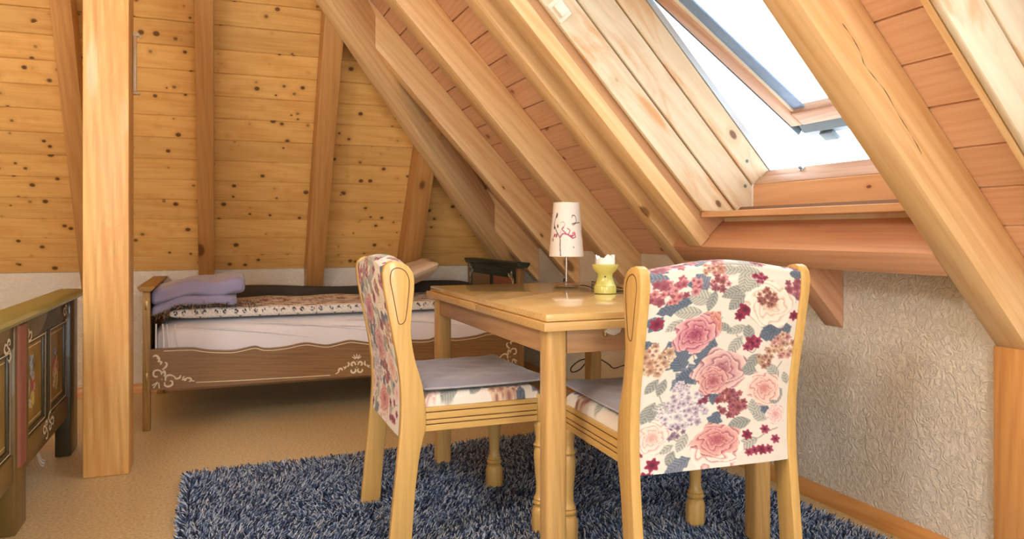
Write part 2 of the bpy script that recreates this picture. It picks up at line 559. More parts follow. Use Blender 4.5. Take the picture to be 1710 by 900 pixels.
class Canvas:
    def __init__(s, x, y, base):
        s.x, s.y = x, y
        s.c = np.zeros(x.shape + (3,)) + np.array(base, float)

    def put(s, mask, col):
        m = np.clip(mask, 0, 1)[..., None]
        s.c = s.c * (1 - m) + np.asarray(col, float) * m

    def local(s, cx, cy, ang):
        ca, sa = math.cos(ang), math.sin(ang)
        dx, dy = s.x - cx, s.y - cy
        return dx * ca + dy * sa, -dx * sa + dy * ca

    def leaf(s, cx, cy, L, W, ang, col, soft=1.2, serr=0.0):
        p, q = s.local(cx, cy, R(ang))
        t = np.clip(p / L, -1, 1)
        w = W * (1 - t * t) * (1 + serr * np.sin(p * 0.55 + 1))
        m = np.clip((w - np.abs(q)) / soft + 0.5, 0, 1) * (np.abs(p) < L)
        vein = 0.5 + 0.5 * np.cos((p + np.abs(q) * 0.9) * 1.1)
        c = np.asarray(col, float)
        shade = c[None] * (0.86 + 0.3 * vein[..., None]) if s.x.ndim == 1 else c * (0.86 + 0.3 * vein[..., None])
        s.put(m * 0.95, shade)
        s.put(np.clip(1 - np.abs(q) / 0.9, 0, 1) * (np.abs(p) < L * 0.9) * 0.5, c * 0.7)

    def rose(s, cx, cy, r, dark, mid, pale, sq=0.92, tw=0.0):
        dx, dy = s.x - cx, (s.y - cy) / sq
        rr = np.hypot(dx, dy) / r; th = np.arctan2(dy, dx) + tw
        edge = 1 + 0.10 * np.sin(5 * th + 1) + 0.05 * np.sin(9 * th)
        m = np.clip((edge - rr) * r / 1.5, 0, 1)
        k = rr * 3.6 + 0.38 * np.sin(3 * th + rr * 5) + 0.22 * np.sin(7 * th + rr * 9) + th / (2 * math.pi)
        fr = k - np.floor(k)
        dark, mid, pale = (np.asarray(v, float) for v in (dark, mid, pale))
        base = mid + (pale - mid) * np.clip(rr * 1.15 - 0.15, 0, 1)[..., None]
        col = base * (1 - 0.85 * (np.clip(1 - fr / 0.38, 0, 1))[..., None]) + dark * (0.85 * np.clip(1 - fr / 0.38, 0, 1))[..., None]
        col = col + (np.array([250, 240, 232]) - col) * (0.45 * np.clip((fr - 0.7) / 0.3, 0, 1))[..., None]
        core = np.clip(1.2 - rr * 3.0, 0, 1)[..., None] * 0.6
        col = col * (1 - core) + dark * core
        s.put(m, col)

    def floret(s, cx, cy, r, col, ctr, n=5, ph=0.0):
        near = (np.abs(s.x - cx) < r * 1.3) & (np.abs(s.y - cy) < r * 1.3)
        if not near.any(): return
        dx, dy = s.x[near] - cx, s.y[near] - cy
        rr = np.hypot(dx, dy) / r; th = np.arctan2(dy, dx) + ph
        m = np.clip((0.84 + 0.16 * np.cos(n * th) - rr) * r / 1.0, 0, 1)[:, None]
        c = np.asarray(col, float) * (0.8 + 0.3 * np.clip(rr, 0, 1))[:, None]
        k = np.clip(1.3 - rr * 3.2, 0, 1)[:, None]
        c = c * (1 - k) + np.asarray(ctr, float) * k
        s.c[near] = s.c[near] * (1 - m) + c * m

    def cluster(s, cx, cy, rx, ry, cols, ctr, n, fr, rng):
        for i in range(n):
            a = rng.uniform(0, 2 * math.pi); q = math.sqrt(rng.uniform(0, 1))
            s.floret(cx + rx * q * math.cos(a), cy + ry * q * math.sin(a), fr * rng.uniform(0.8, 1.2), cols[i % len(cols)], ctr, 5, a)

    def stroke(s, pts, w, col, op=1.0):
        P = [(p.x, p.y) for p in smoothpts([(a, b, 0) for a, b in pts], 6)]
        d = seg_dist(s.x, s.y, P)
        s.put(np.clip((w - d) / (w * 0.5) + 0.5, 0, 1) * op, col)


# =================================================================== THE ROOM
# floor
mk('floor', box(XL - 0.3, XW + 0.12, YF - 0.2, YB + 0.12, -0.08, 0.0), M['floor'], tag=('tan speckled cork linoleum floor', None, None, 'structure'), origin=(0, 0, 0))
# knee walls
mk('wall_right', extrude([(XW, YF, 0), (XW + 0.12, YF, 0), (XW + 0.12, YF, ZR + 0.12 / T), (XW, YF, ZR)], (0, YB - YF, 0)), M['plaster'], tag=('rough white plaster knee wall under the skylight', None, None, 'structure'), origin=(XW, 1, 0))
mk('wall_back', extrude([(XL, YB, 0), (XL, YB + 0.12, 0), (XL, YB + 0.12, ZBK + 0.12 / TP), (XL, YB, ZBK)], (XW - XL + 0.12, 0, 0)), M['plaster'], tag=('low white plaster knee wall behind the bed', None, None, 'structure'), origin=(0, YB, 0))
mk('wall_left', extrude([(XL, YF, 0), (XL - 0.12, YF, 0), (XL - 0.12, YF, ZR + 0.12 / T), (XL, YF, ZR)], (0, YB - YF, 0)), M['plaster'], tag=('white plaster knee wall on the far left side', None, None, 'structure'), origin=(XL, 1, 0))
# gable wall behind the camera with an unseen wide window added for fill daylight
GX0, GX1, GZ0, GZ1 = -2.9, 1.2, 0.12, 2.35


def roofz(x):
    return ZR + T * (XW - x) if x > XRIDGE else ZR + T * (x - XL)


def gable(poly):
    return extrude([(x, YF, z) for x, z in poly], (0, -0.2, 0))


mk('wall_front', merge(gable([(XL, 0), (GX0, 0), (GX0, roofz(GX0)), (XL, ZR)]),
                       gable([(GX1, 0), (XW, 0), (XW, ZR), (GX1, roofz(GX1))]),
                       gable([(GX0, 0), (GX1, 0), (GX1, GZ0), (GX0, GZ0)]),
                       gable([(GX0, GZ1), (GX1, GZ1), (GX1, roofz(GX1)), (XRIDGE, ZRIDGE), (GX0, roofz(GX0))])),
   M['plaster'], tag=('white plaster gable wall with an added wide window', None, None, 'structure'), origin=(0, YF, 0))
w3 = empty('added_window_3', ((GX0 + GX1) / 2, YF - 0.1, GZ0), tag=('added wide window for fill daylight in the unseen gable wall', None, None, 'structure'))
gw = (GX1 - GX0) / 2; gh = GZ1 - GZ0
for k, (a, b_, c_, d) in enumerate([(-gw, gw, 0, 0.07), (-gw, gw, gh - 0.07, gh), (-gw, -gw + 0.07, 0.07, gh - 0.07), (gw - 0.07, gw, 0.07, gh - 0.07), (-0.04, 0.04, 0.07, gh - 0.07)]):
    mk('frame', box(a, b_, -0.03, 0.03, c_, d), M['sash_wood'], w3, axis=(1, 0, 0))
for a, b_ in ((-gw + 0.07, -0.04), (0.04, gw - 0.07)):
    mk('pane', box(a, b_, -0.004, 0.004, 0.07, gh - 0.07), M['glass'], w3)
portal('gable_sky_portal', ((GX0 + GX1) / 2, YF - 0.25, (GZ0 + GZ1) / 2), ((GX0 + GX1) / 2, 5, (GZ0 + GZ1) / 2), GX1 - GX0, GZ1 - GZ0)

# ---- window openings in the right slope (u range, y range)
UW0, UW1 = 0.215, 1.93
WIN = [(1.455, 2.482), (0.15, 1.15)]
U_RIDGE = (ZRIDGE - ZR) / ST


def hip_y(u):           # y of the hip at course height u of the right slope
    return YB - (ZR + u * ST - ZBK) / TP


ceil_r = empty('ceiling', (XW, 1.5, ZR), tag=('right roof slope clad in reddish pine boards', None, None, 'structure'))


def rel(pts, o):
    L = Vector(o.location)
    return [Vector(p) - L for p in pts]


NR = Vector((ST, 0, CT))
BW = 0.1325


def rboard(u0, u1, ya, yb0, yb1, mat):
    c4 = [slope(u0, 0, ya), slope(u0, 0, yb0), slope(u1, 0, yb1), slope(u1, 0, ya)]
    mk('board', plank(rel(c4, ceil_r), NR, 0.02, 0.0045), mat, ceil_r, axis=(0, 1, 0))


u = 0.0
OFFU = 0.04
edges = [0.0] + [OFFU + BW * i for i in range(1, 40) if OFFU + BW * i < U_RIDGE] + [U_RIDGE]
for u0, u1 in zip(edges[:-1], edges[1:]):
    inwin = u1 > UW0 + 0.01 and u0 < UW1
    cuts = []
    if inwin: cuts = WIN
    spans = []
    hi0, hi1 = min(hip_y(u0), YB), min(hip_y(u1), YB)
    y = YF
    for (a, b_) in sorted(cuts):
        spans.append((y, a, a)); y = b_
    spans.append((y, hi0, hi1))
    for (a, b0, b1) in spans:
        if b1 - a > 0.01: rboard(u0, u1, a, b0, b1, M['board_red'])
# outer sheathing with the two openings
parts = []


def sheath(u0, u1, y0, y1, y1b=None):
    if y1b is None: y1b = y1
    return extrude([slope(u0, 0.021, y0) - ceil_r.location, slope(u0, 0.021, y1) - ceil_r.location, slope(u1, 0.021, y1b) - ceil_r.location, slope(u1, 0.021, y0) - ceil_r.location], NR * 0.06)


HX = 0.16     # the outer sheathing laps over the hip
parts = [sheath(0, UW0, YF, YB + HX, hip_y(UW0) + HX), sheath(UW1, U_RIDGE, YF, hip_y(UW1) + HX, hip_y(U_RIDGE) + HX),
         sheath(UW0, UW1, YF, 0.15), sheath(UW0, UW1, 1.15, 1.455), sheath(UW0, UW1, 2.482, hip_y(UW0) + HX, hip_y(UW1) + HX)]
mk('sheathing', merge(*parts), M['roof_dark'], ceil_r)

ceil_b = empty('ceiling', (0, YB, ZBK), tag=('back roof slope clad in honey pine boards', None, None, 'structure'))
NB = Vector((0, SP, CP))
UB_R = (ZRIDGE - ZBK) / SP


def hip_x(ub):
    z = ZBK + ub * SP
    return min(XW, XW - (z - ZR) / T)


def hip_xl(ub):
    return 2 * XRIDGE - hip_x(ub)


edges = [0.0] + [0.105 + 0.1325 * i for i in range(0, 60) if 0.105 + 0.1325 * i < UB_R - 0.05] + [UB_R]
for u0, u1 in zip(edges[:-1], edges[1:]):
    c4 = [bslope(hip_xl(u0), u0, 0), bslope(hip_x(u0), u0, 0), bslope(hip_x(u1), u1, 0), bslope(hip_xl(u1), u1, 0)]
    mk('board', plank(rel(c4, ceil_b), NB, 0.02, 0.0048), M['board'], ceil_b, axis=(1, 0, 0))
c4 = [bslope(hip_xl(0), 0, .021), bslope(hip_x(0), 0, .021), bslope(hip_x((ZR - ZBK) / SP), (ZR - ZBK) / SP, .021), bslope(XRIDGE + 0.001, UB_R, .021), bslope(XRIDGE - 0.001, UB_R, .021), bslope(hip_xl((ZR - ZBK) / SP), (ZR - ZBK) / SP, .021)]
mk('sheathing', extrude(rel(c4, ceil_b), NB * 0.06), M['roof_dark'], ceil_b)

# left slope (out of view): one clad panel
ceil_l = empty('ceiling', (XL, 1.5, ZR), tag=('left roof slope clad in pine boards', None, None, 'structure'))
NL = Vector((-ST, 0, CT))


def lslope(u, o, y):
    return Vector((XL + u * CT - o * ST, y, ZR + u * ST + o * CT))


c4 = [lslope(0, 0, YF), lslope(0, 0, hip_y(0)), lslope(U_RIDGE, 0, hip_y(U_RIDGE)), lslope(U_RIDGE, 0, YF)]
mk('panel', extrude(rel(c4, ceil_l), NL * 0.05), M['board'], ceil_l, axis=(0, 1, 0))

# ------------------------------------------------------------------ beams
UPS = Vector((-CT, 0, ST))


def rafter(y0, y1, u0=None, u1=3.0, o0=-RD, o1=-0.001, label='', mat='rafter', wallcut=True, name='rafter', endcut='perp'):
    """right-slope rafter; its foot is cut plumb against the knee wall when wallcut"""
    if wallcut:
        def at_wall(o):  # u where x == XW - 0.001
            return (o * ST + 0.001) / CT
        poly = [slope(at_wall(o0), o0, y0), slope(u1, o0, y0), slope(u1, o1, y0), slope(max(at_wall(o1), 0.001), o1, y0)]
    else:
        poly = [slope(u0, o0, y0), slope(u1, o0, y0), slope(u1, o1, y0), slope(u0, o1, y0)]
    return mk(name, extrude(poly, (0, y1 - y0, 0)), M[mat], axis=UPS, bevel=0.004, tag=(label, 'beam', 'rafters of the right roof slope'))


rafter(4.695, 4.78, u1=0.55, label='short dark rafter in the corner behind the headboard, right of the hip beam')
rafter(4.072, 4.165, u1=1.92, label='pine rafter running directly beside the diagonal hip beam down to behind the lamp')
rafter(3.365, 3.492, u1=3.3, label='wide pine rafter crossing behind the lampshade and candle burner')
rafter(2.69, 2.79, u1=4.25, label='pine rafter left of the skylight that runs past the end of the cross beam')
R4 = rafter(2.484, 2.58, u0=0.216, u1=4.25, o1=-0.095, wallcut=False, label='pine rafter bearing the skylight lining, its foot ending on the cross beam')
mk('filler_strip', extrude([slope(0.216, -0.094, 2.496), slope(4.2, -0.094, 2.496), slope(4.2, -0.001, 2.496), slope(0.216, -0.001, 2.496)], (0, 0.08, 0)), M['lining_warm'], axis=UPS,
   tag=('narrow recessed pine strip between the rafter and the left skylight lining', 'beam', None))
R5 = rafter(1.357, 1.453, u1=4.25, label='thick pine rafter right of the skylight, resting on the wall post')
crack = [(1.365, 1.462), (1.391, 1.437), (1.42, 1.40), (1.432, 1.373), (1.462, 1.345), (1.50, 1.312), (1.545, 1.255), (1.585, 1.21), (1.62, 1.165)]
ck = mk('crack', tube(smoothpts([(x, 1.3569, z) for x, z in crack], 4), [.0005 + .0004 * math.sin(i * 1.3) for i in range(33)], 5), M['dark_gap'])
mbw = ck.matrix_world.copy(); bpy.context.view_layer.update(); ck.parent = R5; ck.matrix_parent_inverse = R5.matrix_world.inverted()
# stub below the trimmer
st_o0 = -RD
poly = [slope((st_o0 * ST + 0.001) / CT, st_o0, 2.016), slope(0.126, st_o0, 2.016), slope(0.126, -0.001, 2.016), slope(0.001, -0.001, 2.016)]
mk('rafter', extrude(poly, (0, 0.086, 0)), M['trimmer'], axis=UPS, bevel=0.003, tag=('short rafter stub below the skylight cross beam, meeting the plaster wall', 'beam', 'rafters of the right roof slope'))
# trimmer beam under the skylight
poly = [slope(0.127, -RD, 1.455), slope(0.2145, -RD, 1.455), slope(0.2145, -0.001, 1.455), slope(0.127, -0.001, 1.455)]
mk('trimmer_beam', extrude(poly, (0, 2.688 - 1.455, 0)), M['trimmer'], axis=(0, 1, 0), bevel=0.004, tag=('reddish cross beam spanning under the skylight', 'beam', None))


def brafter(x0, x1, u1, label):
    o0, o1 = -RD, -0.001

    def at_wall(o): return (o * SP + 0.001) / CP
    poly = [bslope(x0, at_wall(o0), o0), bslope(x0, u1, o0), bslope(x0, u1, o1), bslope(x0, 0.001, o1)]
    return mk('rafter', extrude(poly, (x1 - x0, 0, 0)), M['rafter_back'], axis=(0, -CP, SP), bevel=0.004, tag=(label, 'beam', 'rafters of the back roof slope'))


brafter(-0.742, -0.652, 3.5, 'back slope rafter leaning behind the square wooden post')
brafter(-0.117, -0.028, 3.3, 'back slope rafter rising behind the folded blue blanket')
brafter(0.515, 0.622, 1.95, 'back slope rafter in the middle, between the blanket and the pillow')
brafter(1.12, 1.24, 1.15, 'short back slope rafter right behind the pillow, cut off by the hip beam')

# hip beam
P0 = lambda z: Vector((XW - (z - ZR) / T, YB - (z - ZBK) / TP, z))
hd = (P0(1.9) - P0(0.9)).normalized()
hn = Vector((hd.y, -hd.x, 0)).normalized()     # towards the far side
za, zb_ = 1.0, 3.95
A, B = P0(za), P0(zb_)
w = 0.05
drop = 0.366
sec = lambda p, d0: [p + hn * w + Vector((0, 0, -0.075)), p - hn * w + Vector((0, 0, -0.075)), p - hn * w + Vector((0, 0, -d0)), p + hn * w + Vector((0, 0, -d0))]
sa, sb = sec(A, drop), sec(B, drop)
hv = [tuple(p) for p in sa + sb]
hf = [(0, 1, 2, 3), (7, 6, 5, 4), (0, 4, 5, 1), (1, 5, 6, 2), (2, 6, 7, 3), (3, 7, 4, 0)]
mk('hip_beam', (hv, hf), M['rafter'], axis=hd, bevel=0.004, tag=('deep diagonal hip beam where the two roof slopes meet', 'beam', None))
# ridge beam out of view
mk('ridge_beam', box(XRIDGE - 0.07, XRIDGE + 0.07, YF, 2.75, ZRIDGE - 0.34, ZRIDGE - 0.1), M['rafter'], axis=(0, 1, 0), tag=('ridge beam under the top of the roof', 'beam', None))

# column
cv, cf = box(-0.503, -0.338, 3.363, 3.535, 0.0, 3.0)
column = mk('wooden_post', (cv, cf), M['column'], axis=(0, 0, 1), bevel=0.007, tag=('square pale pine post standing on the floor beside the painted bed', 'post', None))
# little bracket on its side
br = empty('wooden_bracket', (-0.331, 3.50, 1.55), tag=('small pale wooden rod bracket fixed to the side of the square post', 'bracket', None))
mk('rod', box(-0.006, 0.008, -0.012, 0.012, 0.012, 0.245), M['lining'], br, axis=(0, 0, 1), bevel=0.003)
mk('end_block', box(-0.0065, 0.02, -0.014, 0.014, 0.0, 0.013), M['lining'], br, bevel=0.003)
mk('end_block', box(-0.0065, 0.018, -0.014, 0.014, 0.243, 0.258), M['lining'], br, bevel=0.003)
mk('knob', lathe([(0.003, 0), (0.008, 0.003), (0.009, 0.008), (0.005, 0.012)], 12, (0.022, 0, 0.238)), M['lining'], br, smooth=40)

# wall post under the right rafter
zt = lambda x: ZR - RD / CT + T * (XW - x) - 0.002
px0 = 2.012
mk('wall_post', merge(extrude([(px0, 1.345, 0.0), (2.032, 1.345, 0.0), (2.032, 1.345, zt(2.032)), (px0, 1.345, zt(px0))], (0, 0.112, 0))), M['baseboard'], axis=(0, 0, 1), bevel=0.002,
   tag=('orange pine post set into the plaster wall under the thick rafter', 'post', None))

# baseboards
bp = [(0, 0), (-0.02, 0), (-0.02, 0.02), (-0.016, 0.042), (-0.008, 0.054), (0, 0.056)]
mk('baseboard_right', extrude([(XW - 0.0005 + a, 1.46, 0.0005 + b_) for a, b_ in bp], (0, YB - 1.462, 0)), M['baseboard'], axis=(0, 1, 0), smooth=50,
   tag=('orange brown wooden baseboard along the right knee wall', None, None, 'structure'))
mk('baseboard_back', extrude([(XL, YB - 0.0005 + a, 0.0005 + b_) for a, b_ in bp], (XW - 0.022 - XL, 0, 0)), M['baseboard'], axis=(1, 0, 0), smooth=50,
   tag=('brown wooden baseboard along the back knee wall', None, None, 'structure'))

# ------------------------------------------------------------------ roof windows
ZL = 1.055   # ledge height


def u_at_z(z, o): return (z - ZR - o * CT) / ST


XV = 2.005


def roof_window(name, ya, yb, label, opened):
    """ya < yb: clear opening; the far lining stands at yb"""
    w = empty(name, (1.9, (ya + yb) / 2, ZL), tag=(label, None, None, 'structure'))
    L = Vector(w.location)

    def S(u_, o_, y_): return slope(u_, o_, y_) - L
    for sgn, yy in ((1, yb), (-1, ya)):
        t = 0.018 * sgn
        # first and second lining board, the foot cut level on the ledge
        o0, o1 = -0.065, 0.048
        mk('lining_board', extrude([S(u_at_z(ZL, o0), o0, yy), S(UW1, o0, yy), S(UW1, o1, yy), S(u_at_z(ZL, o1), o1, yy)], (0, t, 0)), M['lining'], w, axis=UPS, bevel=0.0025, seg=1)
        o0, o1 = 0.056, 0.180
        pts = [S(u_at_z(ZL, o0), o0, yy), S(UW1, o0, yy), S(UW1, o1, yy)]
        # plumb cut at XV
        zc = None
        uu = (XW + o1 * ST - XV) / CT
        pts.append(S(uu, o1, yy))
        pts.append(Vector((XV, yy, ZL)) - L)
        mk('lining_board', extrude(pts, (0, t, 0)), M['lining'], w, axis=UPS, bevel=0.0025, seg=1)
        # side of the window frame
        fr = mk('side_frame', extrude([S(0.20, 0.187, yy), S(UW1, 0.187, yy), S(UW1, 0.288, yy), S(0.20, 0.288, yy)], (0, 0.05 * sgn, 0)), M['lining'], w, axis=UPS, bevel=0.003, seg=1)
        mk('metal_edge', extrude([S(0.20, 0.289, yy - 0.004 * sgn), S(UW1, 0.289, yy - 0.004 * sgn), S(UW1, 0.312, yy - 0.004 * sgn), S(0.20, 0.312, yy - 0.004 * sgn)], (0, 0.05 * sgn, 0)), M['alu_light'], w, axis=UPS)
        mk('lining_back', extrude([S(u_at_z(ZL, -0.06) + 0.01, -0.06, yy + t + 0.0005 * sgn), S(UW1, -0.06, yy + t + 0.0005 * sgn), S(UW1, 0.20, yy + t + 0.0005 * sgn), S(u_at_z(ZL, 0.10) + 0.06, 0.20, yy + t + 0.0005 * sgn), S(u_at_z(ZL, 0.10) + 0.01, 0.10, yy + t + 0.0005 * sgn)], (0, 0.0015 * sgn, 0)), M['dark_gap'], w)
        # screws
        for uu, oo in ((0.33, 0.23), (0.262, 0.155)):
            c = S(uu, oo, yy - 0.0005 * sgn)
            v, f = lathe([(0.007, 0), (0.0065, 0.0018), (0.003, 0.0022)], 12)
            v = [(c.x + p[0], c.y - sgn * p[2], c.z + p[1]) for p in v]
            mk('screw', (v, f), M['alu'], w, smooth=40)
    # ledge and plumb board under the frame
    mk('sill', [(Vector(p) - L) for p in box(1.771, 2.03, ya, yb + 0.018, ZL - 0.024, ZL - 0.0005)[0]] and merge(([tuple(Vector(p) - L) for p in box(1.771, 2.03, ya, yb + 0.018, ZL - 0.024, ZL - 0.0005)[0]], box(0, 1, 0, 1, 0, 1)[1])), M['lining_warm'], w, axis=(0, 1, 0), bevel=0.002, seg=1)
    mk('lining_board', ([tuple(Vector(p) - L) for p in box(XV, XV + 0.02, ya, yb, ZL, 1.163)[0]], box(0, 1, 0, 1, 0, 1)[1]), M['lining_warm'], w, axis=(0, 1, 0), bevel=0.002, seg=1)
    mk('batten', ([tuple(Vector(p) - L) for p in box(1.884, 2.03, ya, yb + 0.018, 1.013, ZL - 0.0245)[0]], box(0, 1, 0, 1, 0, 1)[1]), M['lining'], w, axis=(0, 1, 0))
    for yc in (yb - 0.005, ya):
        mk('caulk_bead', ([tuple(Vector(p) - L) for p in box(XV - 0.003, XV + 0.018, yc, yc + 0.005, ZL, 1.166)[0]], box(0, 1, 0, 1, 0, 1)[1]), M['wax'], w)
    # bottom frame: two stepped members
    mk('bottom_frame', extrude([S(0.16, 0.186, ya), S(0.243, 0.186, ya), S(0.243, 0.236, ya), S(0.16, 0.236, ya)], (0, yb - ya, 0)), M['sash_wood'], w, axis=(0, 1, 0), bevel=0.006)
    bf = mk('bottom_frame', extrude([S(0.16, 0.237, ya), S(0.236, 0.237, ya), S(0.236, 0.283, ya), S(0.16, 0.283, ya)], (0, yb - ya, 0)), M['sash_wood'], w, axis=(0, 1, 0), bevel=0.005)
    mk('top_frame', extrude([S(UW1 - 0.06, 0.186, ya), S(UW1, 0.186, ya), S(UW1, 0.288, ya), S(UW1 - 0.06, 0.288, ya)], (0, yb - ya, 0)), M['sash_wood'], w, axis=(0, 1, 0), bevel=0.004)
    mk('lining_board', extrude([S(UW1 - 0.02, -0.065, ya), S(UW1, -0.065, ya), S(UW1, 0.185, ya), S(UW1 - 0.02, 0.185, ya)], (0, yb - ya, 0)), M['lining'], w, axis=(0, 1, 0))
    if opened:
        for yl, big in ((1.80, 1.0), (2.25, 0.5)):
            c = S(0.2365, 0.262, yl)
            q = [c + Vector((0, dy * big, 0)) + UPS * du + NR * do for dy, du, do in ((-0.02, 0, -0.012), (0.02, 0, -0.006), (0.024, 0, 0.006), (-0.014, 0, 0.01))]
            mk('latch_plate', extrude(q, UPS * 0.004), M['alu_light'], w)
            c2 = S(0.2405, 0.258, yl)
            q = [c2 + Vector((0, dy * big, 0)) + NR * do for dy, do in ((-0.012, -0.006), (0.01, -0.002), (0.012, 0.004), (-0.008, 0.004))]
            mk('latch_hook', extrude(q, UPS * 0.012), M['alu'], w)
    # sash turning on its middle
    ang = R(12.6) if opened else 0.0
    pu, po = 1.09, (0.30 if opened else 0.262)
    pc = slope(pu, po, 0) - L
    ud = UPS * math.cos(ang) + NR * math.sin(-ang)      # uphill along the sash
    nd = NR * math.cos(ang) + UPS * math.sin(ang)
    hl = 0.815
    y0, y1 = ya + 0.02 - L.y, yb - 0.02 - L.y
    Q = lambda a, o_, y_: Vector((pc.x, 0, pc.z)) + ud * a + nd * o_ + Vector((0, y_, 0))

    def sbox(a0, a1, oo0, oo1, yy0, yy1):
        return extrude([Q(a0, oo0, yy0), Q(a1, oo0, yy0), Q(a1, oo1, yy0), Q(a0, oo1, yy0)], (0, yy1 - yy0, 0))
    RW = 0.062
    sash = mk('sash', merge(sbox(-hl, hl, 0.0, 0.05, y1 - RW, y1)), M['sash_wood'], w, axis=ud, bevel=0.008)
    inv = sash.matrix_basis.inverted()

    def sub(name, vf, mat, axis=None, bevel=0.0):
        o = mk(name, vf, mat, w, axis=axis, bevel=bevel)
        mb = o.matrix_basis.copy()
        o.parent = sash; o.matrix_basis = inv @ mb
        return o
    sub('rail', sbox(-hl, hl, 0.0, 0.05, y0, y0 + RW), M['sash_wood'], ud, 0.008)
    sub('rail', sbox(-hl, -hl + 0.075, 0.0, 0.05, y0 + RW, y1 - RW), M['sash_wood'], (0, 1, 0), 0.008)
    sub('rail', sbox(hl - 0.075, hl, 0.0, 0.05, y0 + RW, y1 - RW), M['sash_wood'], (0, 1, 0), 0.008)
    sub('glass', sbox(-hl + 0.07, hl - 0.07, 0.026, 0.034, y0 + RW - 0.005, y1 - RW + 0.005), M['glass'])
    sub('seal', sbox(-hl + 0.075, hl - 0.075, 0.012, 0.025, y1 - RW - 0.010, y1 - RW), M['white_plastic'])
    sub('blue_band', sbox(-hl + 0.078, hl - 0.078, 0.0195, 0.0255, y1 - RW - 0.068, y1 - RW - 0.011), M['blue_grey'])  # added opaque band giving the glass edge its blue tone
    # outer metal cover below the bottom rail
    sub('metal_cover', merge(sbox(-hl - 0.05, -hl + 0.06, 0.052, 0.060, y0, y1), sbox(-hl - 0.058, -hl - 0.05, 0.02, 0.060, y0, y1), extrude([Q(-hl - 0.002, 0.012, y0 + 0.02), Q(-hl - 0.045, 0.002, y0 + 0.02), Q(-hl - 0.085, 0.022, y0 + 0.02), Q(-hl - 0.05, 0.05, y0 + 0.02), Q(-hl - 0.002, 0.05, y0 + 0.02)], (0, y1 - y0 - 0.05, 0))), M['alu'])
    sub('cover_side', merge(sbox(-hl - 0.05, hl, 0.0, 0.06, y1 + 0.001, y1 + 0.004), sbox(-hl - 0.05, hl, 0.0, 0.06, y0 - 0.004, y0 - 0.001)), M['alu'])
    sub('catch', sbox(-hl - 0.105, -hl - 0.06, -0.004, 0.012, y1 - 0.17, y1 - 0.10), M['alu'], None, 0.003)
    return w


W1 = roof_window('window_1', WIN[0][0] + 0.019, WIN[0][1] - 0.02, 'tilted open skylight with pine lining above the chairs', True)
W2 = roof_window('window_2', WIN[1][0] + 0.019, WIN[1][1] - 0.02, 'closed skylight with bleached lining at the upper right', False)
# casing strip of the second window towards the thick rafter, and a rafter bearing it
mk('trim_1', extrude([slope(0.0, -0.064, 1.151), slope(4.2, -0.064, 1.151), slope(4.2, -0.001, 1.151), slope(0.0, -0.001, 1.151)], (0, 0.017, 0)), M['rafter'], axis=UPS,
   tag=('narrow pine casing strip along the second skylight', None, None, 'structure'))
bk = empty('blind_bracket', (1.12, 2.455, 1.80), tag=('small cream plastic blind bracket screwed to the skylight lining', 'bracket', None))
cpt = slope(1.27, -0.032, 2.462) - Vector(bk.location)
mk('plate', extrude([cpt + UPS * a + NR * b_ for a, b_ in ((-0.035, -0.03), (0.045, -0.03), (0.045, 0.03), (-0.035, 0.03))], (0, -0.006, 0)), M['white_plastic'], bk, bevel=0.0015)
mk('clip', extrude([cpt + Vector((0, -0.0065, 0)) + UPS * a + NR * b_ for a, b_ in ((-0.02, -0.02), (0.03, -0.02), (0.03, 0.02), (-0.02, 0.02))], (0, -0.02, 0)), M['white_plastic'], bk, bevel=0.003)

def slope_portal(y0, y1):
    d = bpy.data.lights.new('roof_sky_portal', 'AREA')
    d.shape = 'RECTANGLE'; d.size = UW1 - 0.2; d.size_y = y1 - y0; d.cycles.is_portal = True
    o = bpy.data.objects.new('roof_sky_portal', d); COL.objects.link(o)
    z = NR; x = UPS; yv = z.cross(x)
    o.matrix_world = Matrix.Translation(slope((0.2 + UW1) / 2, 0.33, (y0 + y1) / 2)) @ Matrix((x, yv, z)).transposed().to_4x4()


for (a, b_) in WIN: slope_portal(a, b_)

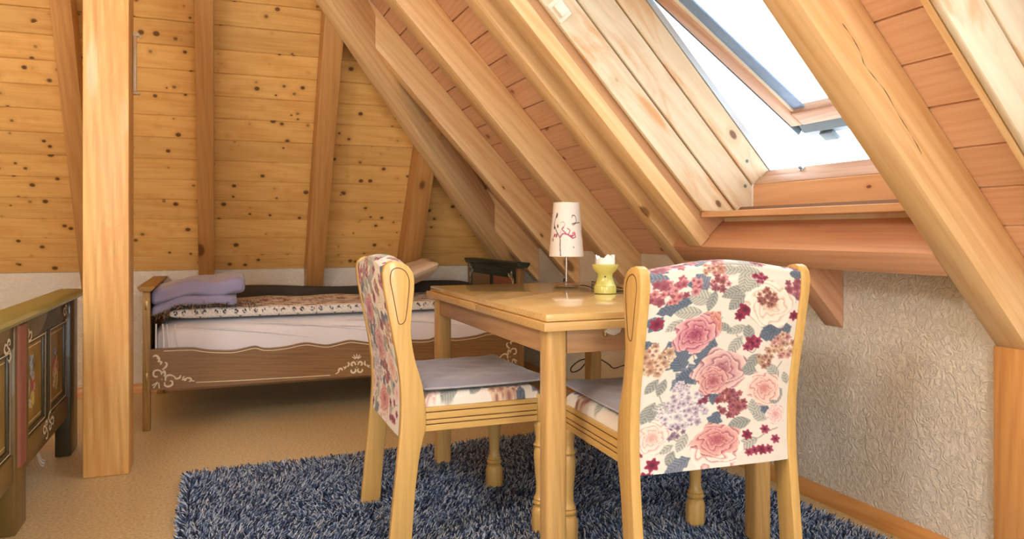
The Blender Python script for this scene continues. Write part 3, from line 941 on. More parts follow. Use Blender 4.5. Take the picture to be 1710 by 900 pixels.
# =================================================================== THE RUG
def make_rug():
    root = empty('shag_rug', (0.9, 2.1, 0.0), tag=('blue grey shaggy rug under the table and chairs', 'rug', None))
    Q = np.array([(-0.13, 3.20), (1.80, 3.235), (1.965, 1.0), (-0.11, 0.98)])   # far-left, far-right, near-right, near-left
    c0 = np.array([0.9, 2.1])
    mk('backing', extrude([(p[0] - c0[0], p[1] - c0[1], 0.0005) for p in Q], (0, 0, 0.0095)), M['rug_base'], root)
    n = 78000
    s, t = RNG.random(n), RNG.random(n)
    # denser along the far and left edges which are seen in profile
    P = (Q[0] * ((1 - s) * (1 - t))[:, None] + Q[1] * (s * (1 - t))[:, None] + Q[2] * (s * t)[:, None] + Q[3] * ((1 - s) * t)[:, None]) - c0
    keep = (P[:, 1] + c0[1]) > 1.35
    keep |= RNG.random(n) < 0.35
    P = P[keep]; s = s[keep]; t = t[keep]; n = len(P)
    flow = 0.9 * np.sin(P[:, 0] * 5.1 + 1.3 * np.sin(P[:, 1] * 4.3)) + 0.7 * np.cos(P[:, 1] * 6.7 + P[:, 0] * 2.2)
    ang = flow * 1.6 + RNG.normal(0, 0.9, n)
    # edges lean outwards
    for m_, a_ in ((s < 0.012, math.pi), (s > 0.988, 0.0), (t < 0.012, math.pi / 2)):
        ang = np.where(m_, a_ + RNG.normal(0, 0.5, n), ang)
    L = RNG.uniform(0.024, 0.036, n); lean = RNG.uniform(0.25, 0.95, n)
    d = np.stack([np.cos(ang), np.sin(ang)], 1)
    W = RNG.uniform(0.0024, 0.0040, n)
    base = np.concatenate([P, np.full((n, 1), 0.009)], 1)
    dir1 = np.concatenate([d * (lean * 0.35)[:, None], np.ones((n, 1))], 1)
    dir1 /= np.linalg.norm(dir1, axis=1)[:, None]
    dir2 = np.concatenate([d * (lean * 1.5)[:, None], np.ones((n, 1)) * 0.8], 1)
    dir2 /= np.linalg.norm(dir2, axis=1)[:, None]
    mid = base + dir1 * (L * 0.5)[:, None]
    tip = mid + dir2 * (L * 0.5)[:, None]
    k = np.arange(3) * 2 * math.pi / 3
    ring = np.stack([np.cos(k), np.sin(k), np.zeros(3)], 1)
    V = np.zeros((n, 9, 3))
    V[:, 0:3] = base[:, None] + ring[None] * (W * 0.8)[:, None, None]
    V[:, 3:6] = mid[:, None] + ring[None] * W[:, None, None]
    V[:, 6:9] = tip[:, None] + ring[None] * (W * 0.55)[:, None, None]
    f = []
    for r_ in range(2):
        for j in range(3):
            j2 = (j + 1) % 3
            f.append((r_ * 3 + j, r_ * 3 + j2, r_ * 3 + 3 + j2, r_ * 3 + 3 + j))
    f = np.array(f)
    Fq = (np.arange(n)[:, None, None] * 9 + f[None]).reshape(-1, 4)
    Ft = np.arange(n)[:, None] * 9 + np.array([6, 7, 8])[None]
    me = bpy.data.meshes.new('pile')
    me.vertices.add(n * 9); me.vertices.foreach_set('co', V.reshape(-1).astype(np.float32))
    loops = np.concatenate([Fq.ravel(), Ft.ravel()]).astype(np.int32)
    starts = np.concatenate([np.arange(len(Fq)) * 4, len(Fq) * 4 + np.arange(n) * 3]).astype(np.int32)
    me.loops.add(len(loops)); me.loops.foreach_set('vertex_index', loops)
    me.polygons.add(len(starts)); me.polygons.foreach_set('loop_start', starts)
    me.update(calc_edges=True)
    me.polygons.foreach_set('use_smooth', [True] * len(starts))
    me.materials.append(M['rug'])
    o = bpy.data.objects.new('pile', me); COL.objects.link(o); o.parent = root
    o['kind'] = 'stuff'


make_rug()
RZ = 0.011     # furniture stands on the rug backing

# =================================================================== TABLE
tb = empty('dining_table', (1.2, 2.43, RZ), tag=('oak draw-leaf dining table with lamp and candle burner on it', 'table', None))
TX0, TX1, TY0, TY1 = 0.817 - 1.2, 1.592 - 1.2, 1.838 - 2.43, 3.022 - 2.43
zt_ = 0.75 - RZ
ttop = mk('tabletop', box(TX0, TX1, TY0, TY1, zt_ - 0.019, zt_), M['oak'], tb, axis=(1, 0, 0), bevel=0.0015)
mk('pull_out_leaf', box(TX0 - 0.014, TX1 + 0.014, TY0 - 0.020, TY0 + 0.56, zt_ - 0.043, zt_ - 0.021), M['oak_edge'], tb, axis=(1, 0, 0), bevel=0.0015)
mk('pull_out_leaf', box(TX0 - 0.014, TX1 + 0.014, TY0 + 0.565, TY1 + 0.014, zt_ - 0.043, zt_ - 0.021), M['oak_edge'], tb, axis=(1, 0, 0), bevel=0.0015)
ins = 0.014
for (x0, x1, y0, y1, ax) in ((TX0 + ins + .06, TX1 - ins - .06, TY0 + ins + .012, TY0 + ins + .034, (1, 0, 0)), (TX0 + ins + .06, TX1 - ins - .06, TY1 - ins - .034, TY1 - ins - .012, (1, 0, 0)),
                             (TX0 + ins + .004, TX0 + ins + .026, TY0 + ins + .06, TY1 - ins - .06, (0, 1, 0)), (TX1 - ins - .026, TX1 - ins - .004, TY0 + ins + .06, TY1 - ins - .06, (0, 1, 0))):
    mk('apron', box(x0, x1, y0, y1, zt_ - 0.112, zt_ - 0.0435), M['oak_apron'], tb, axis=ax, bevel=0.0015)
for sx in (0, 1):
    for sy in (0, 1):
        x0 = TX0 + ins - 0.004 if sx == 0 else TX1 - ins - 0.056
        y0 = TY0 + ins if sy == 0 else TY1 - ins - 0.06
        # square leg with well rounded edges
        cx_, cy_ = x0 + 0.03, y0 + 0.03
        prof = []
        for q in range(4):
            for j in range(4):
                a = math.pi / 2 * q + math.pi / 8 * j * 4 / 3.0
                r_ = 0.012
                qx = (1 if q in (0, 3) else -1); qy = (1 if q in (0, 1) else -1)
                prof.append((cx_ + qx * (0.03 - r_) + r_ * math.cos(a), cy_ + qy * (0.03 - r_) + r_ * math.sin(a), 0))
        mk('leg', extrude(prof, (0, 0, zt_ - 0.0435)), M['oak_edge'], tb, axis=(0, 0, 1), smooth=35)
lt = mk('latch', extrude([(TX0 + 0.185, TY0 + ins + 0.001, zt_ - 0.058), (TX0 + 0.195, TY0 + ins + 0.001, zt_ - 0.046), (TX0 + 0.24, TY0 + ins + 0.001, zt_ - 0.046), (TX0 + 0.236, TY0 + ins + 0.001, zt_ - 0.06), (TX0 + 0.215, TY0 + ins + 0.001, zt_ - 0.068)], (0, 0.0105, 0)), M['white_plastic'], tb, bevel=0.002)
mk('latch_pin', lathe([(0.004, 0), (0.006, 0.002), (0.006, 0.012)], 10, (TX0 + 0.19, TY0 + ins + 0.006, zt_ - 0.07)), M['brass'], lt if False else tb, smooth=40)

# =================================================================== CHAIRS
STILE = [(.452, .0), (.461, .094), (.469, .179), (.478, .264), (.487, .349), (.4915, .42), (.492, .463), (.490, .52), (.482, .581), (.469, .651), (.454, .727), (.440, .803),
         (.437, .84), (.441, .86), (.452, .873), (.466, .878), (.49, .874), (.512, .862), (.526, .843), (.531, .82), (.530, .79), (.527, .762), (.522, .716), (.52, .671), (.523, .64),
         (.528, .608), (.536, .573), (.545, .546), (.555, .51), (.561, .475), (.565, .44), (.566, .4), (.563, .37), (.556, .345), (.549, .315), (.543, .279), (.534, .2), (.525, .085), (.52, .0)]
STILE = [(x - 0.72, z if z > 0 else 0.0) for x, z in STILE]
rear = STILE[:14]; front = STILE[19:]
CW = 0.248      # half width


def interp(tab, z):
    zs = [p[1] for p in tab]; xs = [p[0] for p in tab]
    if zs[0] > zs[-1]: zs, xs = zs[::-1], xs[::-1]
    return np.interp(z, zs, xs)


def floral(px_, py_):
    """rose tapestry in a frame of 240 x 345 units (x to the right, y down, seen from behind)"""
    rng = np.random.default_rng(5)
    c = Canvas(px_, py_, (238, 234, 224))
    wv = 0.5 + 0.5 * np.sin(py_ * 2.1 + np.sin(px_ * 0.4))
    c.c *= (0.965 + 0.035 * wv)[..., None]
    BL, BL2, GR, GR2 = (92, 108, 128), (116, 128, 146), (150, 156, 152), (176, 180, 172)
    # stems
    ST_ = (150, 140, 128)
    for pts in ([(150, 15), (165, 45), (190, 62), (160, 92)], [(78, 160), (70, 120), (95, 90)], [(140, 120), (170, 150), (180, 110)], [(25, 200), (40, 235), (60, 215)],
                [(205, 250), (180, 245), (160, 255)], [(60, 20), (100, 40)], [(225, 220), (210, 190), (222, 160)], [(70, 300), (50, 285), (75, 265)], [(190, 300), (205, 288), (222, 280)]):
        c.stroke(pts, 0.9, ST_, 0.8)
    # slate blue leaves
    for (x, y, L, W, a) in ((40, 57, 24, 9, -15), (78, 24, 14, 9, 60), (205, 108, 24, 13, -25), (190, 100, 12, 7, 30), (48, 145, 26, 15, 65), (70, 185, 26, 13, -35), (95, 155, 26, 11, -70),
                            (12, 82, 12, 9, 40), (230, 40, 16, 7, -60), (116, 270, 13, 8, -70), (196, 247, 9, 8, 0), (118, 226, 12, 8, 40), (56, 334, 18, 9, -20), (68, 188, 14, 11, 10), (232, 4, 10, 6, 10),
                            (12, 6, 14, 6, 10), (65, 24, 8, 6, 0), (4, 120, 10, 8, 60), (98, 225, 9, 7, 90), (112, 228, 9, 9, 0)):
        c.leaf(x, y, L * 1.25, W * 1.45, a, BL if (x + y) % 3 else BL2, 1.5, 0.18)
    # grey green leaves
    for (x, y, L, W, a) in ((78, 50, 18, 10, 20), (60, 72, 18, 8, 10), (95, 58, 15, 6, -75), (130, 45, 18, 8, -20), (145, 25, 16, 8, -80), (135, 62, 15, 8, -50), (160, 30, 14, 7, -50), (120, 8, 16, 6, 5),
                            (150, 8, 22, 6, 5), (140, 138, 16, 7, -60), (172, 165, 14, 7, -60), (165, 180, 14, 8, 15), (150, 172, 12, 6, -30), (12, 235, 16, 8, -60), (32, 232, 14, 8, -20), (22, 245, 13, 7, 60), (40, 90, 12, 6, -30),
                            (182, 248, 13, 8, 70), (190, 262, 11, 7, 20), (157, 276, 16, 8, -15), (64, 298, 13, 7, -60), (40, 302, 10, 5, -20), (168, 312, 20, 7, -30), (218, 225, 15, 7, -60), (45, 318, 10, 6, -60), (208, 178, 14, 7, 45),
                            (140, 110, 15, 6, -20), (118, 105, 13, 5, 30), (100, 100, 16, 5, -40), (160, 115, 12, 7, 80), (30, 195, 12, 6, -70), (15, 190, 12, 6, -50), (232, 190, 10, 5, 70)):
        c.leaf(x, y, L * 1.25, W * 1.35, a, GR if (x + y) % 2 else GR2, 1.3)
    MV, RS, PK, CR, BG, LL = (152, 92, 106), (178, 104, 120), (206, 150, 154), (146, 48, 78), (198, 166, 140), (206, 200, 210)
    # florets and clusters
    c.cluster(36, 30, 39.1, 19.5, [RS, PK, MV, (206, 140, 140)], (150, 60, 86), 39, 7.9, rng)
    c.cluster(108, 28, 16.1, 16.1, [MV, PK, (150, 90, 92)], (120, 60, 70), 18, 6.3, rng)
    c.cluster(100, 6, 23.0, 6.9, [BG, PK, (190, 140, 120)], (150, 90, 90), 18, 5.2, rng)
    c.cluster(232, 28, 18.4, 23.0, [RS, PK, MV], (150, 60, 86), 24, 7.4, rng)
    c.cluster(168, 18, 14.9, 8.0, [CR, (170, 80, 110)], (110, 40, 70), 13, 5.2, rng)
    c.cluster(18, 145, 23.0, 27.6, [BG, (222, 200, 172), (190, 150, 126), (228, 212, 190)], (150, 96, 90), 36, 8.4, rng)
    c.cluster(222, 130, 20.7, 23.0, [BG, (220, 190, 166), PK], (140, 84, 84), 27, 7.4, rng)
    c.cluster(193, 155, 12.6, 17.2, [(176, 132, 118), BG], (120, 70, 76), 16, 6.3, rng)
    c.cluster(66, 245, 39.1, 34.5, [LL, (224, 220, 226), (190, 180, 196), (232, 230, 230)], (140, 120, 146), 90, 6.8, rng)
    c.cluster(62, 202, 13.8, 13.8, [LL, (220, 214, 222)], (150, 130, 150), 18, 5.2, rng)
    c.cluster(50, 275, 18.4, 11.5, [(150, 130, 150), LL], (110, 90, 116), 15, 5.2, rng)
    c.cluster(143, 240, 23.0, 24.1, [MV, (150, 84, 92), RS, (178, 110, 108)], (110, 50, 64), 51, 6.3, rng)
    c.cluster(98, 228, 8.0, 10.3, [(140, 70, 90)], (100, 40, 64), 9, 5.2, rng)
    for (x, y, r_) in ((14, 82, 11), (150, 75, 13), (142, 86, 9), (233, 76, 9), (168, 132, 13), (160, 140, 8), (176, 128, 8), (18, 322, 11), (6, 342, 11), (16, 344, 8), (200, 284, 8), (218, 300, 8), (170, 296, 9),
                       (0, 300, 7), (182, 322, 8), (194, 320, 9), (206, 318, 8), (172, 326, 7)):
        c.floret(x, y, r_ * 1.15, CR if r_ > 8 else (168, 70, 100), (96, 30, 60), 6, x)
    # big blooms
    c.rose(190, 62, 40.6, (206, 176, 150), (240, 230, 214), (248, 242, 232), 1.0, 0.5)
    c.cluster(184, 50, 15, 15, [(170, 116, 104), (150, 96, 92), (188, 138, 120)], (110, 66, 70), 26, 5.5, rng)
    c.rose(98, 100, 17.4, (170, 80, 90), (206, 130, 128), (214, 160, 140), 1.5, 1.0)
    c.rose(74, 112, 34.8, (136, 50, 84), (190, 108, 128), (228, 180, 184), 0.95)
    c.rose(120, 182, 42.9, (140, 70, 90), (194, 136, 142), (232, 206, 202), 0.9, 2.0)
    c.rose(110, 200, 25.5, (150, 74, 88), (198, 128, 132), (226, 184, 178), 1.0, 0.4)
    c.rose(196, 212, 29.0, (196, 120, 120), (230, 186, 176), (242, 226, 214), 1.05, 1.0)
    c.rose(18, 277, 26.7, (206, 150, 140), (236, 212, 200), (246, 236, 226), 1.05, 0.2)
    c.rose(218, 256, 16.2, (206, 140, 146), (238, 208, 204), (246, 232, 226), 1.2, 0.9)
    c.rose(118, 318, 44.1, (190, 120, 120), (240, 220, 210), (247, 240, 232), 0.75, 1.5)
    c.rose(120, 304, 39.4, (158, 70, 88), (206, 134, 134), (230, 186, 178), 0.72, 0.7)
    return c.c


def make_chair(label):
    root = empty('dining_chair', (0, 0, 0), tag=(label, 'chair', 'rose tapestry dining chairs'))
    TK = 0.027
    for sgn in (1, -1):
        y0 = sgn * CW; y1 = sgn * (CW - TK)
        so = mk('stile', extrude([(x, y0, z) for x, z in STILE], (0, y1 - y0, 0)), M['chair_wood'], root, axis=(0.08, 0, 1), bevel=0.003, smooth=50)
        tear = [(.459, .835), (.464, .85), (.478, .8575), (.495, .853), (.508, .84), (.515, .815), (.511, .76), (.505, .712), (.499, .697), (.489, .693), (.482, .70), (.474, .742), (.465, .788), (.459, .818), (.459, .835)]
        pts = smoothpts([(x - 0.72, y0 + sgn * 0.0002, z) for x, z in tear], 4)
        g = mk('groove', tube(pts, 0.0013, 6), M['groove_shade'], root, smooth=60)  # dark tube paints the groove's shade onto the flat stile
        mb = g.matrix_basis.copy(); g.parent = so; g.matrix_basis = so.matrix_basis.inverted() @ mb
    # upholstered back: one skin running up the rear, over the crest and down the front
    nc = 200
    yy = np.linspace(-(CW - TK - 0.0005), CW - TK - 0.0005, nc)
    crest = 0.866 + 0.024 * np.cos(np.clip(yy / 0.235, -1, 1) * math.pi / 2) ** 1.6
    rows = []; rawz = []
    zr = np.linspace(0.357, 0.855, 290)
    edge_soft = 0.004 * (1 - (np.abs(yy) / np.abs(yy).max()) ** 8)
    for z in zr:
        zz = 0.357 + (z - 0.357) / (0.855 - 0.357) * (crest - 0.012 - 0.357)
        x = interp(rear, np.minimum(zz, 0.85)) + 0.004 - edge_soft
        rows.append(np.stack([x, yy, zz], 1))
    xr_top = rows[-1][:, 0]; zt2 = rows[-1][:, 2]
    for a in np.linspace(0, math.pi, 26)[1:]:
        xm = (xr_top + (interp(front, 0.83) - 0.012)) / 2; hw = ((interp(front, 0.83) - 0.012) - xr_top) / 2
        rows.append(np.stack([xm - hw * math.cos(a), yy, zt2 + 0.013 * math.sin(a)], 1))
    for z in np.linspace(0.83, 0.44, 90):
        zz = 0.44 + (z - 0.44) / (0.83 - 0.44) * (zt2 - 0.44)
        x = interp(front, np.minimum(zz, 0.82)) - 0.012 + edge_soft * 1.5
        rows.append(np.stack([x, yy, zz], 1))
    # close underneath
    last = rows[-1]
    for k in (0.5, 1.0):
        rows.append(last * (1 - k) + rows[0] * k + np.array([0, 0, 0.0]) * k)
    P = np.stack(rows)
    # print coordinates: x right seen from behind, y down
    fx = (0.5 - P[..., 1] / (2 * (CW - TK))) * 240
    arc = np.zeros(P.shape[:2])
    arc[1:] = np.cumsum(np.linalg.norm(np.diff(P, axis=0), axis=2), 0)
    tot = arc[289:290]
    fy = (tot - arc) / 0.517 * 345
    fy = np.where(fy < 0, -fy * 1.0 + 6, fy)
    fy = np.clip(fy, 0, 352)
    fy = np.minimum(fy, 345 + (fy - 345) * 0)
    cols = floral(fx, fy)
    grid_mesh('upholstered_back', P, M['print'], root, cols)
    # seat rails with grooves
    def railprof(sgn):
        yo = sgn * (CW - 0.004); yi = sgn * (CW - 0.028)
        g = 0.003 * sgn
        return [(yi, .372), (yo, .372), (yo, .388), (yo - g, .391), (yo, .394), (yo, .402), (yo - g, .405), (yo, .408), (yo, .424), (yo - g, .427), (yo, .430), (yo, .442), (yi, .442)]
    xa, xb = -0.157, 0.203
    for sgn in (1, -1):
        mk('side_rail', extrude([(xa, a, z) for a, z in railprof(sgn)], (xb - xa, 0, 0)), M['chair_wood'], root, axis=(1, 0, 0))
        for zg in (.391, .405, .427):
            mk('groove', tube([(xa + 0.002, sgn * (CW - 0.0058), zg), (xb - 0.002, sgn * (CW - 0.0058), zg)], 0.0015, 5), M['groove_shade'], root)  # dark tubes paint deeper shade into the rail grooves
    mk('front_rail', box(0.215, 0.238, -(CW - 0.046), CW - 0.046, .372, .442), M['chair_wood'], root, axis=(0, 1, 0), bevel=0.002)
    mk('back_rail', box(-0.205, -0.18, -(CW - 0.028), CW - 0.028, .372, .436), M['chair_wood'], root, axis=(0, 1, 0), bevel=0.002)
    for sgn in (1, -1):
        cx_, cy_ = 0.226, sgn * (CW - 0.024)
        leg = mk('front_leg', box(cx_ - 0.022, cx_ + 0.022, cy_ - 0.022, cy_ + 0.022, .368, .455), M['chair_wood'], root, axis=(0, 0, 1), bevel=0.005)
        t1 = mk('turned_shaft', lathe([(.019, .102), (.027, .106), (.028, .112), (.022, .117), (.026, .122), (.022, .128), (.0185, .14), (.018, .165), (.021, .205), (.0245, .245), (.025, .27), (.0205, .283), (.0265, .291), (.0205, .299), (.019, .315), (.023, .345), (.026, .356), (.021, .367)], 20, (cx_, cy_, 0)), M['chair_wood'], root, axis=(0, 0, 1), smooth=45)
        t2 = mk('foot', lathe([(.02, .0), (.0275, .012), (.032, .026), (.032, .082), (.026, .096), (.019, .1015)], 8, (cx_, cy_, 0), math.pi / 8), M['chair_wood'], root, axis=(0, 0, 1), bevel=0.0015, seg=1)
        for t_ in (t1, t2):
            mb = t_.matrix_basis.copy(); t_.parent = leg; t_.matrix_basis = leg.matrix_basis.inverted() @ mb
    # floral seat
    nu, nv = 110, 130
    uu = np.linspace(-1, 1, nu); vv = np.linspace(-1, 1, nv)
    U_, V_ = np.meshgrid(uu, vv, indexing='ij')
    sx = np.sign(U_) * (1 - (1 - np.abs(U_)) ** 1.0); sy = V_
    e = np.minimum(np.clip((1 - np.abs(U_)) / 0.16, 0, 1), np.clip((1 - np.abs(V_)) / 0.13, 0, 1))
    hz = np.sqrt(np.clip(1 - (1 - e) ** 2, 0, 1))
    P2 = np.stack([0.03 + 0.19 * sx, (CW - 0.012) * sy, 0.4425 + 0.036 * hz], -1)
    cs = floral((V_ * 0.5 + 0.5) * 240, (0.5 - U_ * 0.5) * 200 + 80)
    grid_mesh('seat', P2, M['print'], root, cs)
    return root


chairA = make_chair('rose patterned dining chair with back to the camera, at the near table end')
chairB = copy_tree(chairA)
chairB['label'] = 'rose patterned dining chair seen side-on at the left long side of the table'
chairA.location = (1.203, 1.83, RZ); chairA.rotation_euler = (0, 0, R(90 - 2.8))
chairB.location = (0.725, 2.397, RZ); chairB.rotation_euler = (0, 0, R(-0.5))


def make_cushion(label, loc, rz, lift=0.0):
    root = empty('seat_cushion', loc, rz, tag=(label, 'cushion', 'grey seat cushions'))
    nu, nv = 70, 80
    U_, V_ = np.meshgrid(np.linspace(-1, 1, nu), np.linspace(-1, 1, nv), indexing='ij')
    rx, ry = 0.205, 0.226
    e = np.minimum(1 - np.abs(U_), 1 - np.abs(V_))
    puff = np.clip(e / 0.28, 0, 1)
    hz = np.sqrt(np.clip(1 - (1 - puff) ** 2, 0, 1))
    # corners pull in slightly less than the sides
    side = 1 - 0.03 * (1 - V_ ** 2) * np.abs(U_) ** 3
    X = rx * U_ * side; Y = ry * V_ * (1 - 0.03 * (1 - U_ ** 2) * np.abs(V_) ** 3)
    wr = 0.0012 * np.sin(X * 60 + 3 * np.sin(Y * 22)) + 0.001 * np.sin(Y * 75 + X * 30)
    sagc = 0.004 * (U_ * U_) * (V_ * V_)
    top = np.stack([X, Y, 0.011 + hz * (0.020 + wr) + sagc], -1)
    bot = np.stack([X, Y, 0.011 - hz * 0.0105 + sagc], -1)
    grid_mesh('cover', top, M['cushion'], root)
    grid_mesh('underside', bot[::-1], M['cushion'], root)
    ring = [top[i, 0] for i in range(nu)] + [top[-1, j] for j in range(nv)] + [top[i, -1] for i in range(nu - 1, -1, -1)] + [top[0, j] for j in range(nv - 1, -1, -1)]
    mk('piping', tube([tuple(p) for p in ring[::3]] + [tuple(ring[0])], 0.0032, 6), M['piping'], root, smooth=60)
    return root


make_cushion('grey velvet cushion on the side-on chair at the left of the table', (0.768, 2.40, RZ + 0.4795), R(1.5))
c2 = Vector((1.203, 1.83)) + 0.045 * Vector((math.sin(R(2.8)), math.cos(R(2.8))))
make_cushion('grey velvet cushion on the chair with its back to the camera', (c2.x - 0.004, c2.y, RZ + 0.4795), R(90 - 4))

# =================================================================== TABLE LAMP
lp = empty('table_lamp', (1.334, 2.796, 0.7505), tag=('small table lamp with a white printed shade standing on the table', 'lamp', None))
mk('base', lathe([(.05, 0), (.0585, .0015), (.0595, .004), (.054, .007), (.03, .0105), (.012, .014), (.0075, .018), (.006, .02)], 48), M['steel'], lp, smooth=35)
mk('stem', lathe([(.0055, .019), (.0055, .25), (.004, .26)], 20), M['steel'], lp, smooth=40)
nz, na = 90, 240
zz = np.linspace(0.124, 0.344, nz); aa = np.linspace(0, 2 * math.pi, na, endpoint=False)
Z_, A_ = np.meshgrid(zz, aa, indexing='ij')
rad = 0.071 + (0.0535 - 0.071) * (Z_ - 0.124) / 0.22
Psh = np.stack([rad * np.cos(A_), rad * np.sin(A_), Z_], -1)
# unrolled print, the camera side at angle of the camera
a_cam = math.atan2(-2.796, -1.334)
da = (A_ - a_cam + math.pi) % (2 * math.pi) - math.pi
cvs = Canvas(np.clip(da, -math.pi, math.pi) * 36.0, (0.344 - Z_) / 0.22 * 100.0, (250, 246, 240))
for pts, w_, col in (
        ([(-12, 100), (-14, 80), (-15, 66), (-26, 52), (-34, 40)], 1.0, (92, 70, 80)), ([(-15, 66), (-8, 58), (4, 60), (14, 66)], 1.3, (176, 62, 110)),
        ([(-34, 40), (-30, 28), (-26, 22)], 0.9, (110, 80, 92)), ([(14, 40), (26, 36), (24, 26), (16, 24), (14, 28)], 0.9, (120, 104, 112)), ([(16, 42), (28, 38), (40, 38)], 0.8, (110, 100, 108)),
        ([(-15, 64), (-12, 50), (-4, 42), (-8, 36), (-14, 38)], 0.7, (206, 176, 190)), ([(-20, 58), (-32, 62), (-40, 72)], 0.8, (150, 70, 100)),
        ([(4, 60), (8, 52), (2, 48)], 0.9, (186, 80, 124)), ([(-2, 56), (-10, 50), (-6, 46)], 1.0, (170, 60, 108)), ([(14, 66), (22, 64), (20, 60)], 1.0, (176, 62, 110)),
        ([(60, 95), (56, 70), (68, 52), (80, 44)], 1.0, (92, 70, 80)), ([(56, 70), (46, 60), (44, 52)], 1.0, (176, 62, 110)), ([(-70, 90), (-66, 70), (-80, 50)], 1.0, (92, 70, 80))):
    cvs.stroke(pts, w_, col)
for (x, y, L, W, a, col) in ((-26, 24, 6, 2.6, -80, (110, 60, 70)), (-33, 47, 4, 2, 60, (90, 60, 60)), (18, 58, 5, 4, 10, (216, 130, 150)), (12, 62, 5, 2, 0, (186, 80, 124)), (-30, 61, 4, 2, 70, (176, 50, 90)), (-24, 62, 4, 2, -60, (160, 60, 90)),
                             (-34, 70, 3, 1.5, 80, (80, 60, 60)), (16, 83, 1.4, 1.3, 0, (70, 60, 66)), (80, 42, 6, 3, -60, (110, 60, 70)), (-80, 48, 6, 3, 60, (186, 80, 124)), (-22, 44, 4, 2.2, 75, (90, 60, 66))):
    cvs.leaf(x, y, L, W, a, col, 0.8)
grid_mesh('shade', Psh, M['print_shade'], lp, cvs.c, wrap=True)
grid_mesh('shade_lining', (Psh - np.array([0, 0, 0])) * np.array([0.985, 0.985, 1]), M['wax'], lp, None, wrap=True)
mk('shade_ring', tube([(0.0535 * math.cos(a), 0.0535 * math.sin(a), 0.344) for a in np.linspace(0, 2 * math.pi, 40)], 0.0012, 6), M['white_plastic'], lp, smooth=60)
mk('shade_ring', tube([(0.071 * math.cos(a), 0.071 * math.sin(a), 0.124) for a in np.linspace(0, 2 * math.pi, 40)], 0.0012, 6), M['white_plastic'], lp, smooth=60)
mk('socket', lathe([(.006, .25), (.014, .255), (.014, .30), (.01, .305)], 16), M['white_plastic'], lp, smooth=40)
mk('spider', merge(tube([(-0.055, 0, 0.30), (0.055, 0, 0.30)], 0.0012, 5), tube([(0, -0.055, 0.30), (0, 0.055, 0.30)], 0.0012, 5)), M['steel'], lp)
mk('bulb', lathe([(.008, .305), (.012, .312), (.02, .322), (.021, .330), (.014, .338), (.004, .341)], 16), M['wax'], lp, smooth=60)
cordp = smoothpts([(0.045, 0.01, 0.0025), (0.07, -0.02, 0.0025), (0.055, -0.10, 0.0025), (0.02, -0.22, 0.0025), (0.03, -0.33, 0.0025), (-0.03, -0.37, 0.0025), (-0.05, -0.36, 0.0025), (0.03, -0.345, 0.0025), (0.11, -0.30, 0.0025), (0.16, -0.12, 0.0025), (0.2, 0.08, 0.0025), (0.215, 0.19, 0.0025)], 8)
cord = mk('cord', tube(cordp, 0.0022, 6), M['black'], lp, smooth=60)
mk('switch', box(0.018, 0.034, 0.058, 0.07, 0.001, 0.028), M['black'], lp, bevel=0.003)

# =================================================================== CANDLE BURNER
bn = empty('candle_burner', (1.307, 2.413, 0.7505), tag=('lime yellow ceramic candle burner standing on the table', 'burner', None))
mk('body', lathe([(.036, 0), (.0405, .002), (.0405, .024), (.039, .027), (.0395, .029), (.036, .033), (.029, .052), (.0265, .066), (.030, .074), (.041, .085), (.0465, .095), (.049, .102), (.0492, .106), (.046, .1065), (.043, .100), (.036, .092), (.02, .088)], 48), M['burner'], bn, smooth=35)
aim = math.atan2(-2.413, -1.307)
v, f = lathe([(.003, 0), (.0028, .001)], 10)
ca, sa_ = math.cos(aim), math.sin(aim)
mk('vent_hole', ([(0.0305 * ca + p[2] * ca - p[0] * sa_, 0.0305 * sa_ + p[2] * sa_ + p[0] * ca, 0.062 + p[1]) for p in v], f), M['black'], bn)
cd = empty('candle', (1.307, 2.413, 0.7505 + 0.0925), tag=('white half-melted candle sitting in the yellow burner', 'candle', None))
na = 64
prof = [(.030, 0.0), (.0345, .001), (.0352, .03)]
V, F = [], []
for r_, z in prof:
    for k in range(na):
        a = 2 * math.pi * k / na; V.append((r_ * math.cos(a), r_ * math.sin(a), z))
for lvl, (r_, e) in enumerate(((.0345, 1.0), (.030, 1.0), (.026, 0.2))):
    for k in range(na):
        a = 2 * math.pi * k / na
        hz = 0.040 + 0.006 * math.sin(3 * a + 0.5) + 0.004 * math.sin(7 * a + 1.1) + 0.014 * math.exp(-((a - 5.7) / 0.16) ** 2)
        V.append((r_ * math.cos(a), r_ * math.sin(a), 0.02 + (hz - 0.02) * e if lvl < 2 else 0.024))
for i in range(5):
    for k in range(na):
        k2 = (k + 1) % na
        F.append((i * na + k, i * na + k2, (i + 1) * na + k2, (i + 1) * na + k))
F.append(tuple(range(na - 1, -1, -1))); F.append(tuple(5 * na + k for k in range(na)))
mk('wax', (V, F), M['wax'], cd, smooth=50)
mk('wick', tube([(0, 0, 0.024), (0.001, 0, 0.032), (0.003, 0, 0.037)], 0.0009, 6), M['black'], cd)

